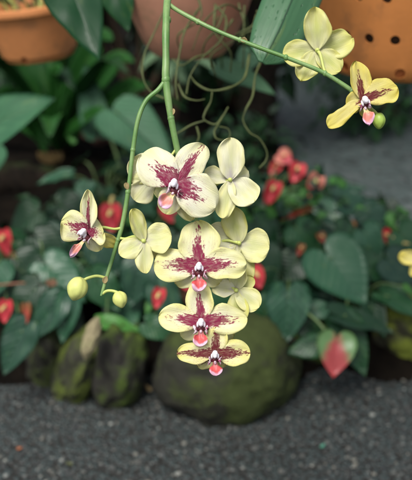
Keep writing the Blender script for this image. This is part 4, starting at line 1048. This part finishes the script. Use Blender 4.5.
def bush(name, c, rad, n, leafL, mats, label, cat='bush', group=None, seed=0, trunk=True, squash=(1, 1, 1), tab=OVATE, wr=0.45):
    rg = random.Random(seed); c = Vector(c); gz = Vector((c.x, c.y, max(0.0, bed_h(c.x, c.y))))
    t = thing(name, gz, label, cat, group)
    st = bmesh.new(); ends = []
    for k in range(max(6, n // 60)):
        v = Vector((rg.gauss(0, 1), rg.gauss(0, 1), rg.gauss(0.2, 1))).normalized() * rg.uniform(0.4, 0.9)
        e = c + Vector((v.x * rad * squash[0], v.y * rad * squash[1], v.z * rad * squash[2])); ends.append(e)
        m = gz.lerp(e, 0.5) + Vector((rg.uniform(-.1, .1), rg.uniform(-.1, .1), 0.1)) * rad
        tube(st, [gz - Vector((0, 0, 0.01)), m, e], [0.012 * rad / 0.3, 0.008 * rad / 0.3, 0.003], 6, 4)
    obj('stem', st, M['vinewood'], t, origin=gz)
    bms = [bmesh.new() for _ in mats]
    for k in range(n):
        e = rg.choice(ends); o = e + Vector((rg.gauss(0, 1), rg.gauss(0, 1), rg.gauss(0, 1))) * rad * 0.27
        if o.z < gz.z + 0.01: o.z = gz.z + 0.01 + rg.uniform(0, 0.05)
        dv = ((o - c).normalized() + Vector((rg.uniform(-.8, .8), rg.uniform(-.8, .8), rg.uniform(-.9, .4)))).normalized()
        ll = leafL * rg.uniform(0.6, 1.3); i = rg.randrange(len(mats))
        heart_leaf(bms[i], o, o + dv * ll, ll * wr, Vector((rg.uniform(-.4, .4), -0.4, 1)), tab, 0.25, 0.2, k * 0.37, 0.0006, 2, 12)
    for b_, m_ in zip(bms, mats): obj('foliage', b_, M[m_], t, origin=gz)
    return t
G = 'shrubs at the back of the garden'
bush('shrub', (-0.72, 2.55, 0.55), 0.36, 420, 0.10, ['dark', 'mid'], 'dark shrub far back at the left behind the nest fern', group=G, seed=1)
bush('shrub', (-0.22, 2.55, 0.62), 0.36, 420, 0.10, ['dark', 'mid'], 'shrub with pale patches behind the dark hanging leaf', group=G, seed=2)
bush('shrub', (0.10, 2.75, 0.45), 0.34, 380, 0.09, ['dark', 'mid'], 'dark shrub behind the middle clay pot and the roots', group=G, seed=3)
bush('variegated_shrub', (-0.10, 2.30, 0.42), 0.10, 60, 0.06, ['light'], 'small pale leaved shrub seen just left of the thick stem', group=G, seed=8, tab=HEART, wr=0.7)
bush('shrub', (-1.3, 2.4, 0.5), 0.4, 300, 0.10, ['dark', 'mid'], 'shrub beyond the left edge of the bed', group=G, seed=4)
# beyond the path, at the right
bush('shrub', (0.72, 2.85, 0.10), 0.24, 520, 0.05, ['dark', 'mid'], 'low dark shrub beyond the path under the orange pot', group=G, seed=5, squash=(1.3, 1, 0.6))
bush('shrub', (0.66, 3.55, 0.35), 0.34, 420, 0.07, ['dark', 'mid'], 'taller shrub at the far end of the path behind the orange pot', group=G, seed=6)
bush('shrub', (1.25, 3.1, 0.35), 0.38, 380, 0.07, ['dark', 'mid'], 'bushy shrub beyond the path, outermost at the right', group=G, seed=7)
# low creeping plants along the edge of the bed
G2 = 'small leaved plants in the bed'
bush('small_leaved_plant', (0.16, 2.15, 0.12), 0.16, 240, 0.045, ['dark', 'mid'], 'low dark plant at the foot of the brown trunk', 'plant', G2, 21, squash=(1, 1, 0.6))
bush('small_leaved_plant', (-0.08, 1.98, 0.14), 0.13, 160, 0.05, ['dark'], 'low dark plant in the bed behind the topmost orchid flower', 'plant', G2, 22, squash=(1.3, 1, 0.5))

for k, (x, y, z, rx, n_, mats, lab) in enumerate([
    (0.20, 1.50, 0.14, 0.14, 260, ['mid', 'anth3', 'anth2'], 'small leaved plant between the heart shaped leaves right of the flowers'),
    (0.32, 1.60, 0.13, 0.11, 200, ['mid', 'anth2', 'anth3'], 'small leaved plant along the path side of the bed'),
    (-0.28, 1.60, 0.12, 0.14, 240, ['mid', 'dark', 'anth3'], 'small leaved plant under the spotted flower at the left'),
    (-0.06, 1.60, 0.10, 0.12, 160, ['mid', 'dark'], 'small leaved plant behind the middle of the orchid spray')]):
    bush('small_leaved_plant', (x, y, z), rx, n_, 0.030, mats, lab, 'plant', G2, 40 + k, squash=(1.2, 0.8, 0.7), wr=0.6)

# trunk behind the roots
def trunk(x, y, r, h, label, seed):
    b = Vector((x, y, bed_h(x, y) - 0.03)); t = thing('tree', b, label, 'tree')
    pts = [b, b + Vector((0.004, 0, 0.15)), b + Vector((0.015, 0.01, h * 0.4)), b + Vector((0.0, 0.02, h * 0.75)), b + Vector((0.03, 0.03, h))]
    bm = tube(bmesh.new(), pts, [r * 1.35, r, r * 0.95, r * 0.85, r * 0.7], 28, 14, 0, 0.22)
    top = pts[-1]; rg = random.Random(seed); ends = []
    for k in range(7):
        a = 2 * math.pi * k / 7 + rg.uniform(-.3, .3); e = top + Vector((math.cos(a) * 0.75, math.sin(a) * 0.75, rg.uniform(0.15, 0.5)))
        tube(bm, [top - Vector((0, 0, 0.1)), top.lerp(e, 0.5) + Vector((0, 0, 0.08)), e], [r * 0.5, r * 0.3, r * 0.12], 8, 5); ends.append(e); ends.append(top.lerp(e, 0.6))
    obj('trunk', bm, M['bark'], t, origin=b)
    bm = bmesh.new()
    for k in range(900):
        o = rg.choice(ends) + Vector((rg.gauss(0, 1), rg.gauss(0, 1), rg.gauss(0, 1))) * 0.24
        dv = Vector((rg.uniform(-1, 1), rg.uniform(-1, 1), rg.uniform(-.9, .2))).normalized(); ll = rg.uniform(0.07, 0.14)
        heart_leaf(bm, o, o + dv * ll, ll * 0.45, Vector((rg.uniform(-.5, .5), rg.uniform(-.5, .5), 1)), OVATE, 0.25, 0.2, k, 0.0006, 2, 12)
    obj('crown', bm, M['mid'], t, origin=b)  # leafy crown out of view, added overhead to darken the back of the bed
trunk(0.155, 2.35, 0.062, 1.55, 'dark brown tree trunk standing behind the orchid roots', 31)

# fallen log and a brown rock in the dark bed at the left
b = Vector((-0.55, 1.98, 0.15))
bm = tube(bmesh.new(), [Vector((-0.85, 1.92, 0.10)), Vector((-0.6, 1.90, 0.135)), Vector((-0.35, 1.93, 0.115)), Vector((-0.12, 1.95, 0.095))], [0.045, 0.05, 0.045, 0.035], 20, 12, 0, 0.3)
tag(obj('log', bm, M['bark'], origin=b), 'dark rotting log lying below the nest fern', 'log')
bm = bmesh.new(); c = P(101, 133, 2.12)
blob(bm, c, Vector((1, 0, 0)), Vector((0, 1, 0)), Vector((0, 0, 1)), 0.055, 0.045, 0.028, 4, 0, lambda q: 1 + 0.3 * noise.noise(q * 2 + Vector((8, 0, 0))))
tag(obj('rock', bm, simple('reddish_rock', (0.13, 0.065, 0.045), 0.85, 0.5, 25, bumpd=0.006), origin=c), 'reddish brown rock in the shade beside the nest fern', 'rock')

# neighbouring orchid whose yellow petal enters at the right edge
nb2 = Vector((0.42, 1.15, 0.0))
n2 = thing('yellow_orchid', pr_c + Vector((0, 0, 0.17)), 'yellow orchid flower poking in at the right edge above the mossy stone', 'orchid')
cN = P(421, 261, 1.10); kk = 1.1 / FPX
bm = bmesh.new(); tube(bm, [pr_c + Vector((0, 0, 0.17)), pr_c + Vector((0.03, -0.09, 0.25)), pr_c + Vector((0.05, -0.165, 0.19)), P(444, 60, 0.86), P(444, 150, 0.98), P(440, 190, 1.06), P(436, 215, 1.11), P(428, 245, 1.115), cN + CF * 0.004], 0.002, 8); blob(bm, cN, CR, CU, -CF, 0.003, 0.003, 0.004, 2)
fl = obj('flower', bm, M['pedicel'], n2, origin=cN)
for nm, dx, dy, w, kd in (('petal', -22, -6, 16, 'petal'), ('sepal', -10, 15, 13, 'sepal'), ('sepal', 2, -20, 13, 'sepal'), ('petal', 20, -2, 16, 'petal'), ('sepal', 12, 15, 13, 'sepal')):
    a, b_, n_ = flower_axes(dx, dy, R(5), 0)
    obj(nm, petal_bm(bmesh.new(), cN, a, b_, n_, math.hypot(dx, dy) * kk, w * kk, kd, 0.3, -0.1, dx), M['yelp'], fl, origin=cN)
a, b_, n_ = flower_axes(0, 8, R(30), 0)
obj('lip', petal_bm(bmesh.new(), cN - CF * 0.003, a, b_, n_, 0.010, 0.008, 'lip', 0.5, -0.2, 3), M['lip_pale'], fl, origin=cN)
